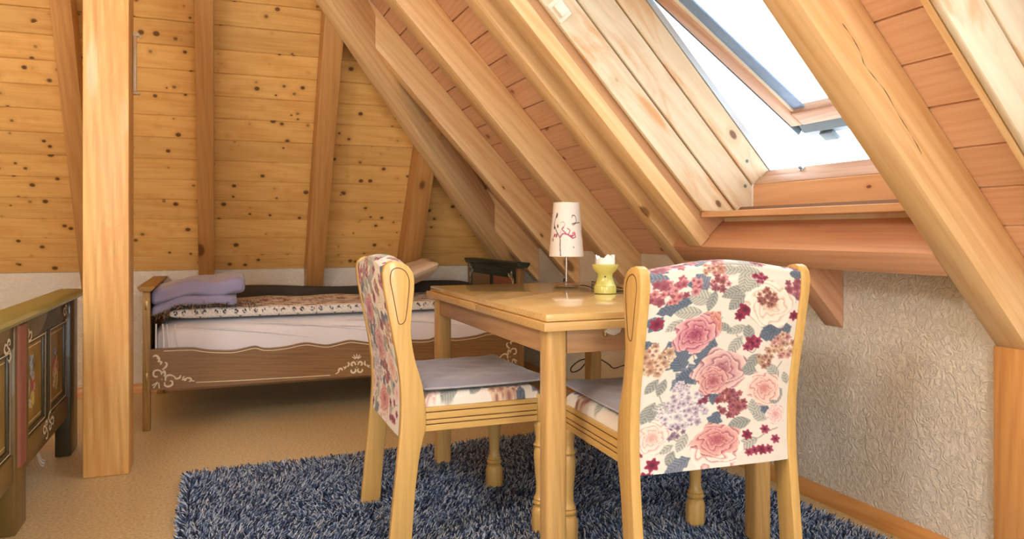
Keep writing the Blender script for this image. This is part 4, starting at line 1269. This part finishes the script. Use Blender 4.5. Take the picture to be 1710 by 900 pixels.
# power cord hanging behind the table
cp = smoothpts([(1.66, 3.06, 0.30), (1.60, 3.05, 0.395), (1.52, 3.03, 0.385), (1.475, 3.02, 0.36), (1.49, 3.02, 0.325), (1.535, 3.03, 0.335), (1.56, 3.035, 0.375), (1.575, 3.04, 0.40), (1.62, 3.05, 0.385), (1.70, 3.1, 0.325), (1.82, 3.2, 0.315), (2.02, 3.3, 0.32)], 8)
pc_ = empty('power_cord', (1.75, 3.12, 0.0), tag=('thin black power cord looped behind the far table leg', 'cord', None))
L0 = Vector(pc_.location)
pts = smoothpts([(1.60, 2.985, 0.62), (1.615, 3.0, 0.50), (1.575, 3.01, 0.418), (1.50, 3.005, 0.40), (1.455, 3.0, 0.372), (1.46, 3.0, 0.352), (1.50, 3.005, 0.36), (1.545, 3.01, 0.395), (1.60, 3.015, 0.40), (1.66, 3.03, 0.368), (1.70, 3.05, 0.345), (1.80, 3.1, 0.345), (2.01, 3.15, 0.32)], 8)
mk('cable', tube([p - L0 for p in pts], 0.0025, 7), M['black'], pc_, smooth=60)
mk('plug', box(2.008 - L0.x, 2.032 - L0.x, 3.13 - L0.y, 3.17 - L0.y, 0.30, 0.34), M['black'], pc_, bevel=0.006)

# =================================================================== PAINTED ORNAMENT
def ribbons(curves, place, width, nrm):
    """curves: list of 2D polylines -> flat raised strokes of paint placed by place(a, b)"""
    parts = []
    for cpts in curves:
        sm = smoothpts([(a, b_, 0) for a, b_ in cpts], 5)
        n = len(sm)
        rr = [width * (0.45 + 0.75 * math.sin(math.pi * (0.12 + 0.8 * i / max(n - 1, 1)))) for i in range(n)]
        parts.append(tube([place(p.x, p.y) for p in sm], rr, 6, (nrm, 0.12)))
    return merge(*parts)


def lines(curves, place, width, nrm):
    return merge(*[tube([place(a, b_) for a, b_ in c], width, 6, (nrm, 0.15)) for c in curves])


CORNER = [[(.010, .005), (.028, .030)], [(.004, .018), (.03, .034)], [(.036, .002), (.034, .03)],
          [(.030, .062), (.018, .060), (.010, .072), (.014, .088), (.030, .092), (.044, .084), (.046, .068)],
          [(.060, .030), (.062, .014), (.078, .008), (.094, .016), (.094, .032), (.084, .036)],
          [(.046, .044), (.050, .046)], [(.048, .075), (.058, .085), (.062, .070), (.056, .060)], [(.064, .036), (.066, .058), (.084, .064), (.104, .056)],
          [(.050, .092), (.066, .108), (.070, .122), (.060, .128)], [(.064, .100), (.072, .112)], [(.030, .132), (.036, .148), (.022, .164), (.008, .160)], [(.030, .136), (.046, .130), (.040, .118)], [(.026, .150), (.040, .146)],
          [(.104, .056), (.112, .044), (.128, .048), (.132, .060)], [(.140, .044), (.150, .054)], [(.138, .036), (.156, .040), (.150, .030)], [(.158, .044), (.176, .042), (.180, .030), (.170, .026)], [(.180, .030), (.196, .026)]]
CENTRE = [[(.0, .088), (.0, .112)], [(.004, .088), (.016, .108)], [(-.004, .088), (-.016, .108)], [(.006, .086), (.024, .098)], [(-.006, .086), (-.024, .098)], [(0, .072), (.001, .075)], [(0, .04), (.001, .043)],
          [(.006, .052), (.012, .068), (.026, .066), (.028, .054), (.02, .05)], [(-.006, .052), (-.012, .068), (-.026, .066), (-.028, .054), (-.02, .05)],
          [(.008, .034), (.006, .02), (.018, .012), (.030, .02), (.028, .03)], [(-.008, .034), (-.006, .02), (-.018, .012), (-.030, .02), (-.028, .03)],
          [(-.05, .046), (-.042, .058), (-.046, .072)], [(-.066, .034), (-.056, .052)], [(-.072, .046), (-.054, .042)], [(-.096, .02), (-.094, .036), (-.08, .038), (-.078, .028)], [(-.112, .012), (-.096, .02)],
          [(.05, .046), (.042, .058), (.046, .072)], [(.066, .034), (.056, .052)], [(.072, .046), (.054, .042)], [(.096, .02), (.094, .036), (.08, .038), (.078, .028)], [(.112, .012), (.096, .02)]]

# =================================================================== BACK BED
BX0, BX1, BY0, BY1 = -0.350, 1.664, 4.062, 5.025
bed = empty('single_bed', ((BX0 + BX1) / 2, (BY0 + BY1) / 2, 0), tag=('brown wooden single bed with ivory scroll ornament along the back wall', 'bed', None))
LB = Vector(bed.location)


def lb(vf):
    return [tuple(Vector(p) - LB) for p in vf[0]], vf[1]


# wavy side rail
ctl = [(-.318, .398), (-.22, .398), (-.128, .396), (-.09, .388), (-.04, .379), (.06, .372), (.12, .380), (.171, .388), (.21, .376), (.25, .373), (.30, .375), (.344, .380), (.39, .389), (.437, .391), (.49, .380), (.54, .374), (.60, .384), (.657, .393)]
ctl = ctl + [(2 * 0.657 - x, z) for x, z in ctl[:-1][::-1]]
top = [(p.x, p.y) for p in smoothpts([(x, z, 0) for x, z in ctl], 3)]
poly = [(x, BY0 + 0.004, z) for x, z in top] + [(top[-1][0], BY0 + 0.004, .197), (top[0][0], BY0 + 0.004, .197)]
sr = mk('side_rail', lb(extrude(poly, (0, 0.024, 0))), M['bed_wood'], bed, axis=(1, 0, 0), smooth=30)
front_pl = lambda a, b_: Vector((a, BY0 + 0.0035, b_)) - LB
ups = lambda name, vf, mat: mk(name, vf, mat, bed, smooth=60)
orn = []
orn.append(ups('painted_scroll', ribbons([[(a - .312, b_ + .203) for a, b_ in c] for c in CORNER], front_pl, .0042, (0, 1, 0)), M['white_paint']))
orn.append(ups('painted_scroll', ribbons([[(1.626 - a, b_ + .203) for a, b_ in c] for c in CORNER], front_pl, .0042, (0, 1, 0)), M['white_paint']))
orn.append(ups('painted_scroll', ribbons([[(a + .69, b_ + .205) for a, b_ in c] for c in CENTRE], front_pl, .0045, (0, 1, 0)), M['white_paint']))
tl = [(x, z - .011) for x, z in top if -.275 < x < 1.59]
for cl_ in (tl, [(-.11, .222), (.10, .217), (.55, .212)], [(.83, .212), (1.2, .216), (1.42, .222)]):
    orn.append(ups('painted_line', lines([cl_], front_pl, .0022, (0, 1, 0)), M['white_paint']))
for o in orn:
    mb = o.matrix_basis.copy(); o.parent = sr; o.matrix_basis = sr.matrix_basis.inverted() @ mb
mk('side_rail', lb(box(-.318, 1.632, BY1 - 0.03, BY1 - 0.006, .2, .385)), M['bed_wood'], bed, axis=(1, 0, 0))
# foot end (left)
for yy0 in (BY0, BY1 - 0.045):
    mk('post', lb(box(BX0, BX0 + 0.034, yy0, yy0 + 0.045, 0.0, .683)), M['bed_post'], bed, axis=(0, 0, 1), bevel=0.003)
    mk('post', lb(box(BX1 - 0.034, BX1, yy0, yy0 + 0.045, 0.0, .765)), M['bed_wood'], bed, axis=(0, 0, 1), bevel=0.003)
mk('foot_panel', lb(box(BX0 + 0.005, BX0 + 0.028, BY0 + 0.045, BY1 - 0.045, .2, .68)), M['bed_wood'], bed, axis=(0, 1, 0))
capf = [(BX0 - .006, .684), (BX0 + .04, .684), (BX0 + .056, .700), (BX0 + .056, .708), (BX0 - .022, .708), (BX0 - .022, .700)]
mk('foot_cap', lb(extrude([(x, BY0 - 0.02, z) for x, z in capf], (0, BY1 - BY0 + 0.026, 0))), M['bed_post'], bed, axis=(0, 1, 0), bevel=0.002)
for zc in (.615, .262):
    v, f = box(BX0 + .011, BX0 + .023, BY0 - .0012, BY0 + .001, zc - .022, zc + .022)
    mk('hardware_plate', lb((v, f)), M['brass'], bed, bevel=0.0005)
# head end (right)
hb = mk('headboard', lb(box(BX1 - 0.03, BX1 - 0.006, BY0 + 0.045, BY1 - 0.045, .2, .76)), M['bed_dark'], bed, axis=(0, 1, 0))
caph = [(BX1 - .046, .766), (BX1 + .004, .766), (BX1 + .02, .784), (BX1 + .02, .797), (BX1 - .062, .797), (BX1 - .062, .786)]
mk('head_cap', lb(extrude([(x, BY0 - 0.045, z) for x, z in caph], (0, BY1 - BY0 + 0.055, 0))), M['bed_dark'], bed, axis=(0, 1, 0), bevel=0.002)
xh = BX1 - 0.0302
side_pl = lambda a, b_: Vector((xh - 0.0005, a, b_)) - LB
mk('panel_field', lb(box(xh - 0.004, xh - 0.0002, 4.16, 4.50, .45, .70)), M['red_flute'], bed)
mk('panel_field', lb(box(xh - 0.004, xh - 0.0002, 4.58, 4.92, .45, .70)), M['bed_wood'], bed)
mk('moulding', lb(box(xh - 0.009, xh - 0.0003, 4.108, 4.978, .716, .728)), M['bed_dark'], bed)
mk('painted_scroll', ribbons([[(4.125 + a * .5, .745 - b_ * .8) for a, b_ in c] for c in CORNER[3:]], lambda a, b_: Vector((xh - 0.0095, a, b_)) - LB, .003, (1, 0, 0)), M['white_paint'], bed, smooth=60)
mk('painted_scroll', ribbons([[(4.965 - a * .4, .745 - b_ * .8) for a, b_ in c] for c in CORNER[3:]], lambda a, b_: Vector((xh - 0.0095, a, b_)) - LB, .003, (1, 0, 0)), M['white_paint'], bed, smooth=60)
mk('slat_base', lb(box(-.31, 1.62, BY0 + 0.035, BY1 - 0.035, .24, .27)), M['bed_wood'], bed, axis=(0, 1, 0))


def cushion_slab(x0, x1, y0, y1, z0, z1, rnd=0.05, nx=80, ny=40, bulge=0.0, wave=0.0):
    """closed soft block as one grid: wraps front, top, back, bottom"""
    # cross section in y-z (rounded rectangle), swept along x with rounded ends
    h2 = (z1 - z0) / 2; w2 = (y1 - y0) / 2
    a = np.linspace(0, 2 * math.pi, ny * 4, endpoint=False) + math.pi
    k = 5.0
    cy = np.sign(np.cos(a)) * np.abs(np.cos(a)) ** (2 / k); cz = np.sign(np.sin(a)) * np.abs(np.sin(a)) ** (2 / k)
    t = np.linspace(-1, 1, nx)
    t = np.sign(t) * (1 - (1 - np.abs(t)) ** 1.6)
    e = (1 - np.abs(t) ** 14) ** (1 / 3.0)
    e = np.maximum(e, 0.02)
    X = np.repeat(((x0 + x1) / 2 + (x1 - x0) / 2 * t)[:, None], len(a), 1)
    sh = np.minimum(h2, w2)
    Y = (y0 + y1) / 2 + (w2 - sh * (1 - e[:, None])) * cy[None]
    Z = (z0 + z1) / 2 + (h2 * (0.25 + 0.75 * e[:, None])) * cz[None]
    if bulge:
        Z = Z + bulge * np.cos(t[:, None] * math.pi / 2) * np.cos(cy[None] * math.pi / 2) * (cz[None] > 0)
    if wave:
        Y = Y + wave * np.sin(X * 9 + Z * 14) * np.sin(Z * 31 + X * 4)
    P = np.stack([X, Y, Z], -1)
    P[0] = P[0].mean(0); P[-1] = P[-1].mean(0)
    return P


# mattress with fitted sheet
mt = empty('mattress', (0.655, 4.54, 0.2705), tag=('white sheeted mattress lying in the brown single bed', 'mattress', None))
Lm = np.array(mt.location)
grid_mesh('fitted_sheet', cushion_slab(-.306, 1.62, 4.092, 4.985, .271, .528, nx=160, wave=0.0035) - Lm, M['sheet'], mt, wrap=True)
folds = []
for k in range(4):
    x = (-.292, -.262, -.243, -.205)[k]
    folds.append(tube(smoothpts([(x, 4.0935, .52 - .002 * k), (x + .004 * math.sin(k), 4.090, .45), (x + .008 * k * .5, 4.0905, .40)], 4), [.004 - .0003 * k] * 9, 6))
for k, (xa, xb_, z0, z1) in enumerate(((-.2, .35, .505, .43), (-.1, .55, .49, .40), (.1, .9, .515, .42), (.3, 1.1, .49, .42), (.6, 1.4, .51, .43))):
    folds.append(tube(smoothpts([(xa, 4.0935, z0), ((xa + xb_) / 2, 4.0915, (z0 + z1) / 2 + .01), (xb_, 4.0935, z1)], 5), [.001 + .0035 * math.sin(math.pi * i / 10) for i in range(11)], 6))
fv, ff = merge(*folds)
mk('sheet_fold', ([tuple(np.array(p) - Lm) for p in fv], ff), M['sheet'], mt, smooth=60)

# patterned bedspread folded lengthwise on the mattress
qx0, qx1, qy0, qy1, qz0, qz1 = -.235, 1.585, 4.115, 4.79, .529, .592
PQ = cushion_slab(qx0, qx1, qy0, qy1, qz0, qz1, nx=420, ny=46)
PQ[..., 2] += 0.004 * np.sin(PQ[..., 0] * 17) * np.sin(PQ[..., 1] * 9) * (PQ[..., 2] > .56)
qx = (PQ[..., 0] - qx0) * 1000.0
# s: arc down the front: 0 at the lower front edge upwards
arc = np.zeros(PQ.shape[:2])
frontz = (PQ[..., 2] - qz0) * 1000.0
topd = np.maximum(PQ[..., 1] - (qy0 + 0.012), 0) * 1000.0
sv = np.where(PQ[..., 2] > qz0 + 0.02, frontz + topd, frontz)
cq = Canvas(qx, sv, (240, 236, 230))
per = 96.0
lx = (qx % per) - per / 2
# scalloped arches and leaf sprigs of the border band
arch = np.abs(np.hypot(lx, (sv - 62) * 1.0) - 46)
band = sv < 66
cq.put(np.clip(1.2 - arch / 2.0, 0, 1) * band * 0.45, (150, 148, 150))
arch2 = np.abs(np.hypot(((qx + per / 2) % per) - per / 2, sv - 8) - 14)
cq.put(np.clip(1.2 - arch2 / 1.6, 0, 1) * band * 0.4, (140, 138, 142))
cq.put(np.clip(1.0 - np.abs(lx) / 1.2, 0, 1) * band * 0.4, (130, 130, 136))
for sx_, sy_, L_, W_, a_ in ((-24, 44, 9, 4, 60), (-13, 38, 9, 4, 110), (-19, 28, 8, 4, 170), (24, 44, 9, 4, 120), (13, 38, 9, 4, 70), (19, 28, 8, 4, 10), (0, 12, 5, 4, 90)):
    ca, sa_ = math.cos(R(a_)), math.sin(R(a_))
    p = (lx - sx_) * ca + (sv - sy_) * sa_; q = -(lx - sx_) * sa_ + (sv - sy_) * ca
    t_ = np.clip(p / L_, -1, 1)
    cq.put(np.clip((W_ * (1 - t_ * t_) - np.abs(q)) / 1.0 + .5, 0, 1) * (np.abs(p) < L_) * band, (52, 52, 62))
# lacy brownish field above
fld = sv >= 66
w1 = np.sin(qx * .045 + 2.2 * np.sin(sv * .03)) + np.sin(sv * .085 + 2.0 * np.sin(qx * .021)) + np.sin((qx + sv) * .06)
w2 = np.sin(qx * .19 + 2 * np.sin(sv * .11)) * np.sin(sv * .23 + 1.5 * np.sin(qx * .13))
cq.put(np.clip((w1 + .2) / .6, 0, 1) * fld * .75, (204, 172, 152))
cq.put(np.clip((w1 * .4 + w2 - .55) / .25, 0, 1) * fld * .9, (96, 66, 52))
cq.put(np.clip((w2 - .8) / .1, 0, 1) * fld * .9, (44, 38, 40))
bs = empty('bedspread', (0.675, 4.49, qz0), tag=('white bedspread with black sprig border folded on the single bed', 'bedspread', None))
Lq = np.array(bs.location)
grid_mesh('spread', PQ - Lq, M['print_quilt'], bs, cq.c, wrap=True)
# fringe bunched near the blanket
fr = []
for k in range(150):
    x = RNG.uniform(-.30, .19); y = RNG.uniform(4.10, 4.16); z = .604 + RNG.uniform(-.01, .012) - (0.05 if x < -.235 else 0)
    dx, dy, dz = RNG.normal(0, .012), RNG.normal(-.006, .006), RNG.normal(-.004, .012)
    fr.append(tube(smoothpts([(x, y, z), (x + dx, y + dy, z + abs(dz) * .6), (x + 2 * dx + RNG.normal(0, .006), y + dy * 1.5, z + dz * 1.5)], 3), .0016, 4))
fv, ff = merge(*fr)
m_fr, nt_, b_fr = new_mat('brown_fringe')
g_ = N(nt_, 'ShaderNodeNewGeometry')
nt_.links.new(ramp(nt_, g_.outputs['Random Per Island'], [(0.0, lin((40, 30, 26))), (.5, lin((110, 78, 56))), (1.0, lin((206, 180, 150)))]), b_fr.inputs['Base Color'])
fo = mk('fringe', ([tuple(np.array(p) - Lq) for p in fv], ff), m_fr, bs)
fo['kind'] = 'stuff'

# dark blanket rolled along the wall side of the bed
db = empty('dark_blanket', (0.9, 4.86, .529), tag=('dark olive blanket rolled along the wall side of the single bed', 'blanket', None))
PD = cushion_slab(.06, 1.6, 4.80, 4.918, .5295, .64, nx=90, ny=14)
PD[..., 2] += 0.012 * np.sin(PD[..., 0] * 5 + 1) * (PD[..., 2] > .58)
grid_mesh('roll', PD - np.array(db.location), M['dark_blanket'], db, wrap=True)

# folded blue blanket: two folded layers
bb = empty('folded_blanket', (-.09, 4.30, .598), tag=('periwinkle fleece blanket folded on the foot of the single bed', 'blanket', None))
Lb_ = np.array(bb.location)


def fold_layer(x0, x1, y0, y1, z0, z1, seed):
    P = cushion_slab(x0, x1, y0, y1, z0, z1, nx=70, ny=22)
    r_ = np.random.default_rng(seed)
    ph = r_.uniform(0, 6, 4)
    P[..., 2] += 0.007 * np.sin(P[..., 0] * 16 + ph[0]) * np.cos(P[..., 1] * 11 + ph[1]) + 0.004 * np.sin(P[..., 0] * 33 + P[..., 1] * 20 + ph[2])
    P[..., 1] += 0.008 * np.sin(P[..., 0] * 11 + ph[3])
    return P


low = fold_layer(-.314, .085, 4.10, 4.50, .600, .655, 1)
low[..., 2] -= 0.045 * np.clip((-.18 - low[..., 0]) / .14, 0, 1) ** 1.3
up = fold_layer(-.316, .125, 4.095, 4.53, .645, .738, 2)
up[..., 2] -= 0.05 * np.clip((-.10 - up[..., 0]) / .22, 0, 1) ** 1.5
up[..., 2] += 0.010 * np.clip((up[..., 0] + .05) / .15, 0, 1)
grid_mesh('lower_fold', low - Lb_, M['blanket'], bb, wrap=True)
grid_mesh('upper_fold', up - Lb_, M['blanket'], bb, wrap=True)

# pillow leaning at the head end
pw = empty('pillow', (1.02, 4.53, .594), rz=R(-12), tag=('cream pillow propped up at the head of the single bed', 'pillow', None))
n_ = 50
U_, V_ = np.meshgrid(np.linspace(-1, 1, n_), np.linspace(-1, 1, n_), indexing='ij')
e = np.clip(1 - np.maximum(np.abs(U_), np.abs(V_)) ** 2.2, 0, 1) ** .55
X = .30 * U_ * (1 - .10 * (1 - V_ ** 2) * np.abs(U_)); Y = .20 * V_ * (1 - .12 * (1 - U_ ** 2) * np.abs(V_))
tilt = R(24)
for nm, sg in (('pillow_front', 1), ('pillow_back', -1)):
    Zl = sg * .06 * e + .006 * np.sin(U_ * 7 + V_ * 4) * e
    # local x along bed width (y), local y up the lean (towards +x), normal towards -x/up
    P = np.stack([Y * math.cos(tilt) - Zl * math.sin(tilt) + 0.05, X, Y * math.sin(tilt) + Zl * math.cos(tilt) + .115], -1)
    grid_mesh(nm, P if sg > 0 else P[::-1], M['pillow'], pw)

# =================================================================== GREEN PAINTED DOUBLE BED
GY0, GY1 = 1.775, 3.885
gb = empty('painted_bed', (-1.6, (GY0 + GY1) / 2, 0), tag=('dark olive painted double bed with flower bouquets on its foot panels', 'bed', None))
LG = Vector(gb.location)
lg = lambda vf: ([tuple(Vector(p) - LG) for p in vf[0]], vf[1])
FX = -.612       # front plane of the frame members
BK = -.652
foot = mk('footboard', lg(box(BK, FX - 0.022, GY0 + .02, GY1 - .02, .19, .66)), M['olive_dark'], gb, axis=(0, 1, 0))


def under(o, p):
    mb = o.matrix_basis.copy(); o.parent = p; o.matrix_basis = p.matrix_basis.inverted() @ mb
    return o


mk('top_rail', lg(box(BK, FX, GY0 + .01, GY1 - .01, .60, .676)), M['olive_dark'], gb, axis=(0, 1, 0), bevel=.003)
mk('bottom_rail', lg(box(BK, FX, GY0 + .01, GY1 - .01, .172, .262)), M['olive'], gb, axis=(0, 1, 0), bevel=.003)
PY = [(3.725, GY1, 'post'), (3.315, 3.372, 'mullion'), (2.803, 2.945, 'pilaster'), (2.32, 2.377, 'mullion'), (GY0, 1.935, 'post')]
for a, b_, k in PY:
    if k == 'post':
        mk('post', lg(box(BK - .01, FX + .012, a, b_, 0.0, .68)), M['olive_dark'], gb, axis=(0, 0, 1), bevel=.006)
    elif k == 'mullion':
        mk('mullion', lg(box(BK, FX - .002, a, b_, .262, .60)), M['olive_dark'], gb, axis=(0, 0, 1), bevel=.006)
    else:
        mk('centre_post', lg(box(BK - .01, FX + .006, a, b_, 0.0, .68)), M['olive'], gb, axis=(0, 0, 1), bevel=.006)
        w_ = (b_ - a - .03) / 4
        for j in range(4):
            y = a + .015 + w_ * (j + .5)
            mk('flute', lg(tube([(FX + .007, y, .215), (FX + .007, y, .672)], w_ * .42, 10)), M['red_flute'] if j != 3 else M['olive'], gb, smooth=60)
panels = [(2.955, 3.305), (3.382, 3.715), (2.387, 2.793), (1.945, 2.31)]
for i, (a, b_) in enumerate(panels):
    ny_, nz_ = 70, 90
    Yg, Zg = np.meshgrid(np.linspace(a + .03, b_ - .03, ny_), np.linspace(.285, .578, nz_), indexing='ij')
    Pp = np.stack([np.full(Yg.shape, FX - .014), Yg, Zg], -1)
    cb = Canvas(Yg * 1000, Zg * 1000, (168, 136, 60))
    n1 = np.sin(Yg * 40) * np.sin(Zg * 33 + Yg * 20)
    cb.c *= (0.92 + .08 * n1)[..., None]
    yc, zc = (a + b_) / 2 * 1000 - 12, 432
    r2 = np.random.default_rng(20 + i)
    for k in range(26):
        t_ = r2.uniform(0, 2 * math.pi); q = math.sqrt(r2.uniform(0, 1))
        x_, y_ = yc + 55 * q * math.cos(t_), zc + 100 * q * math.sin(t_)
        cb.leaf(x_, y_, 17, 7, r2.uniform(0, 180), (58, 104, 52) if k % 3 else (96, 130, 70), 2.0)
    for k in range(34):
        t_ = r2.uniform(0, 2 * math.pi); q = math.sqrt(r2.uniform(0, 1))
        x_, y_ = yc + 55 * q * math.cos(t_), zc + 100 * q * math.sin(t_)
        if y_ > zc + 25: col = (120, 150, 186) if k % 2 else (206, 214, 224)
        elif y_ > zc - 30: col = (196, 74, 70) if k % 2 else (226, 190, 190)
        else: col = (232, 210, 110) if k % 2 else (236, 232, 220)
        cb.floret(x_, y_, r2.uniform(14, 22), col, tuple(v * .7 for v in col), 6, t_)
    pn = grid_mesh('panel', Pp - np.array(LG), M['print_bouquet'], gb, cb.c)
    # moulding frame
    fr_ = [(a, a + .026, .262, .60), (b_ - .026, b_, .262, .60), (a + .026, b_ - .026, .262, .284), (a + .026, b_ - .026, .579, .60)]
    for (p, q, r_, s_) in fr_:
        mk('moulding', lg(box(FX - .021, FX - .006, p, q, r_, s_)), M['olive_dark'], gb, bevel=.004)
    pl = lambda u_, v_: Vector((FX - .0045, u_, v_)) - LG
    mk('painted_line', lines([[(a + .012, .272), (b_ - .012, .272)], [(a + .012, .59), (b_ - .012, .59)], [(a + .012, .272), (a + .012, .59)], [(b_ - .012, .272), (b_ - .012, .59)]], pl, .0022, (1, 0, 0)), M['white_paint'], gb)
    pl2 = lambda u_, v_: Vector((FX - .0135, u_, v_)) - LG
    for z_ in (.300, .565):
        mk('painted_line', lines([[(a + .034, z_), (b_ - .034, z_)]], pl2, .0018, (1, 0, 0)), M['white_paint'], gb)
SCR = [[(0, 0), (.02, .014), (.018, .036), (.0, .036), (-.004, .022), (.008, .02)], [(0, 0), (.03, -.01), (.05, .006), (.044, .026), (.028, .022)], [(0, 0), (-.012, -.03), (.004, -.046), (.018, -.036)], [(-.012, -.03), (-.016, -.07), (-.004, -.086), (.008, -.076)], [(-.010, -.10), (-.008, -.118)]]
pl3 = lambda u_, v_: Vector((FX + .0008, u_, v_)) - LG
scr = []
for y_, z_, sy_, sz_ in ((2.985, .605, 1, 1), (3.345, .24, 1.2, -1), (3.30, .225, -1.0, 1), (3.69, .63, -1, 1), (2.755, .605, -1, 1), (2.35, .24, 1.2, -1), (2.42, .605, 1, 1), (2.30, .605, -1, 1)):
    mk('painted_scroll', ribbons([[(y_ + a * sy_ * 1.25, z_ + b_ * sz_ * .8) for a, b_ in c] for c in SCR[:3]], pl3, .0045, (1, 0, 0)), M['white_paint'], gb, smooth=60)
capg = [(BK - .012, .678), (FX + .018, .678), (FX + .034, .686), (FX + .040, .698), (FX + .034, .709), (FX + .012, .716), (BK - .02, .716), (BK - .026, .70)]
mk('foot_cap', lg(extrude([(x, GY0 - .03, z) for x, z in capg], (0, GY1 - GY0 + .055, 0))), M['cap_green'], gb, axis=(0, 1, 0), smooth=30)
for yy0 in (GY0 + .03, GY1 - .055):
    mk('side_rail', lg(box(-2.62, BK - .012, yy0, yy0 + .025, .2, .38)), M['olive'], gb, axis=(1, 0, 0))
mk('headboard', lg(box(-2.66, -2.625, GY0, GY1, .0, .95)), M['olive_dark'], gb, axis=(0, 1, 0), bevel=.004)
mk('slat_base', lg(box(-2.62, BK - .012, GY0 + .056, GY1 - .056, .2, .23)), M['bed_wood'], gb)
mg = empty('mattress', (-1.64, 2.83, .2305), tag=('white mattress hidden behind the painted foot panels', 'mattress', None))
grid_mesh('fitted_sheet', cushion_slab(-2.61, -.67, GY0 + .065, GY1 - .065, .231, .44, nx=60, ny=12) - np.array(mg.location), M['sheet'], mg, wrap=True)
# striped strap hanging below the foot rail
stp = empty('fabric_strap', (-.635, 3.30, .10), tag=('small blue and white striped strap hanging below the painted bed', 'strap', None))
Ls = Vector(stp.location)
path = [(-.636, 3.255, .1715), (-.634, 3.27, .135), (-.630, 3.30, .10), (-.626, 3.335, .085)]
sm = smoothpts(path, 6)
cw = [(-.014, -.009), (-.009, -.004), (-.004, .004), (.004, .009), (.009, .014)]
for k, (a, b_) in enumerate(cw):
    vv_ = []
    for p in sm:
        for dy in (a, b_):
            vv_.append(tuple(p - Ls + Vector((0.0, dy * .8, dy * .7))))
    ff_ = [(2 * i, 2 * i + 1, 2 * i + 3, 2 * i + 2) for i in range(len(sm) - 1)]
    n0 = len(vv_)
    vv_ += [(x - .0015, y, z) for x, y, z in vv_]
    ff_ += [tuple(n0 + q for q in t_[::-1]) for t_ in ff_]
    mk('stripe', (vv_, ff_), M['white_paint'] if k % 2 == 0 else M['blue_grey'], stp, fixn=False)


# =================================================================== ADDED FILL LAMPS, unseen globes that brighten the room (behind and above the camera)
def pendant(loc, top, watts, label):
    p = empty('added_fill_lamp', loc, tag=(label, 'lamp', 'added fill lamps'))
    r_ = 0.30
    prof = [(r_ * math.sin(a), -r_ * math.cos(a)) for a in np.linspace(0.25, math.pi - 0.25, 24)]
    V, F = lathe(prof, 32)
    mk('paper_globe', (V, F[:-2]), M['paper'], p, smooth=60)
    mk('flex', tube([(0, 0, 0.02), (0, 0, top - loc[2])], 0.003, 6), M['white_plastic'], p)
    mk('bulb_holder', lathe([(.012, .0), (.02, .01), (.02, .06), (.01, .07)], 12), M['white_plastic'], p)
    d = bpy.data.lights.new('added_fill_bulb', 'POINT'); d.energy = watts; d.shadow_soft_size = 0.29; d.color = (0.98, 0.99, 1.0)
    o = bpy.data.objects.new('added_fill_bulb', d); COL.objects.link(o); o.parent = p
    return p


M['paper'] = plain('rice_paper', (250, 246, 238), 0.8)
pg = M['paper'].node_tree
tl_ = N(pg, 'ShaderNodeBsdfTranslucent'); tl_.inputs[0].default_value = (.95, .93, .88, 1)
tp_ = N(pg, 'ShaderNodeBsdfTransparent')
mx_ = N(pg, 'ShaderNodeMixShader'); mx_.inputs[0].default_value = 0.5
pg.links.new(tl_.outputs[0], mx_.inputs[1]); pg.links.new(tp_.outputs[0], mx_.inputs[2])
pg.links.new(mx_.outputs[0], pg.nodes['Material Output'].inputs[0])
pendant((0.55, -1.1, 1.95), ZR + T * (XW - 0.55), 75.0, 'added unseen paper globe fill lamp behind the viewer on the skylight side')
pendant((-1.5, 0.75, 2.25), 3.2, 105.0, 'added unseen paper globe fill lamp behind the viewer above the painted bed side')
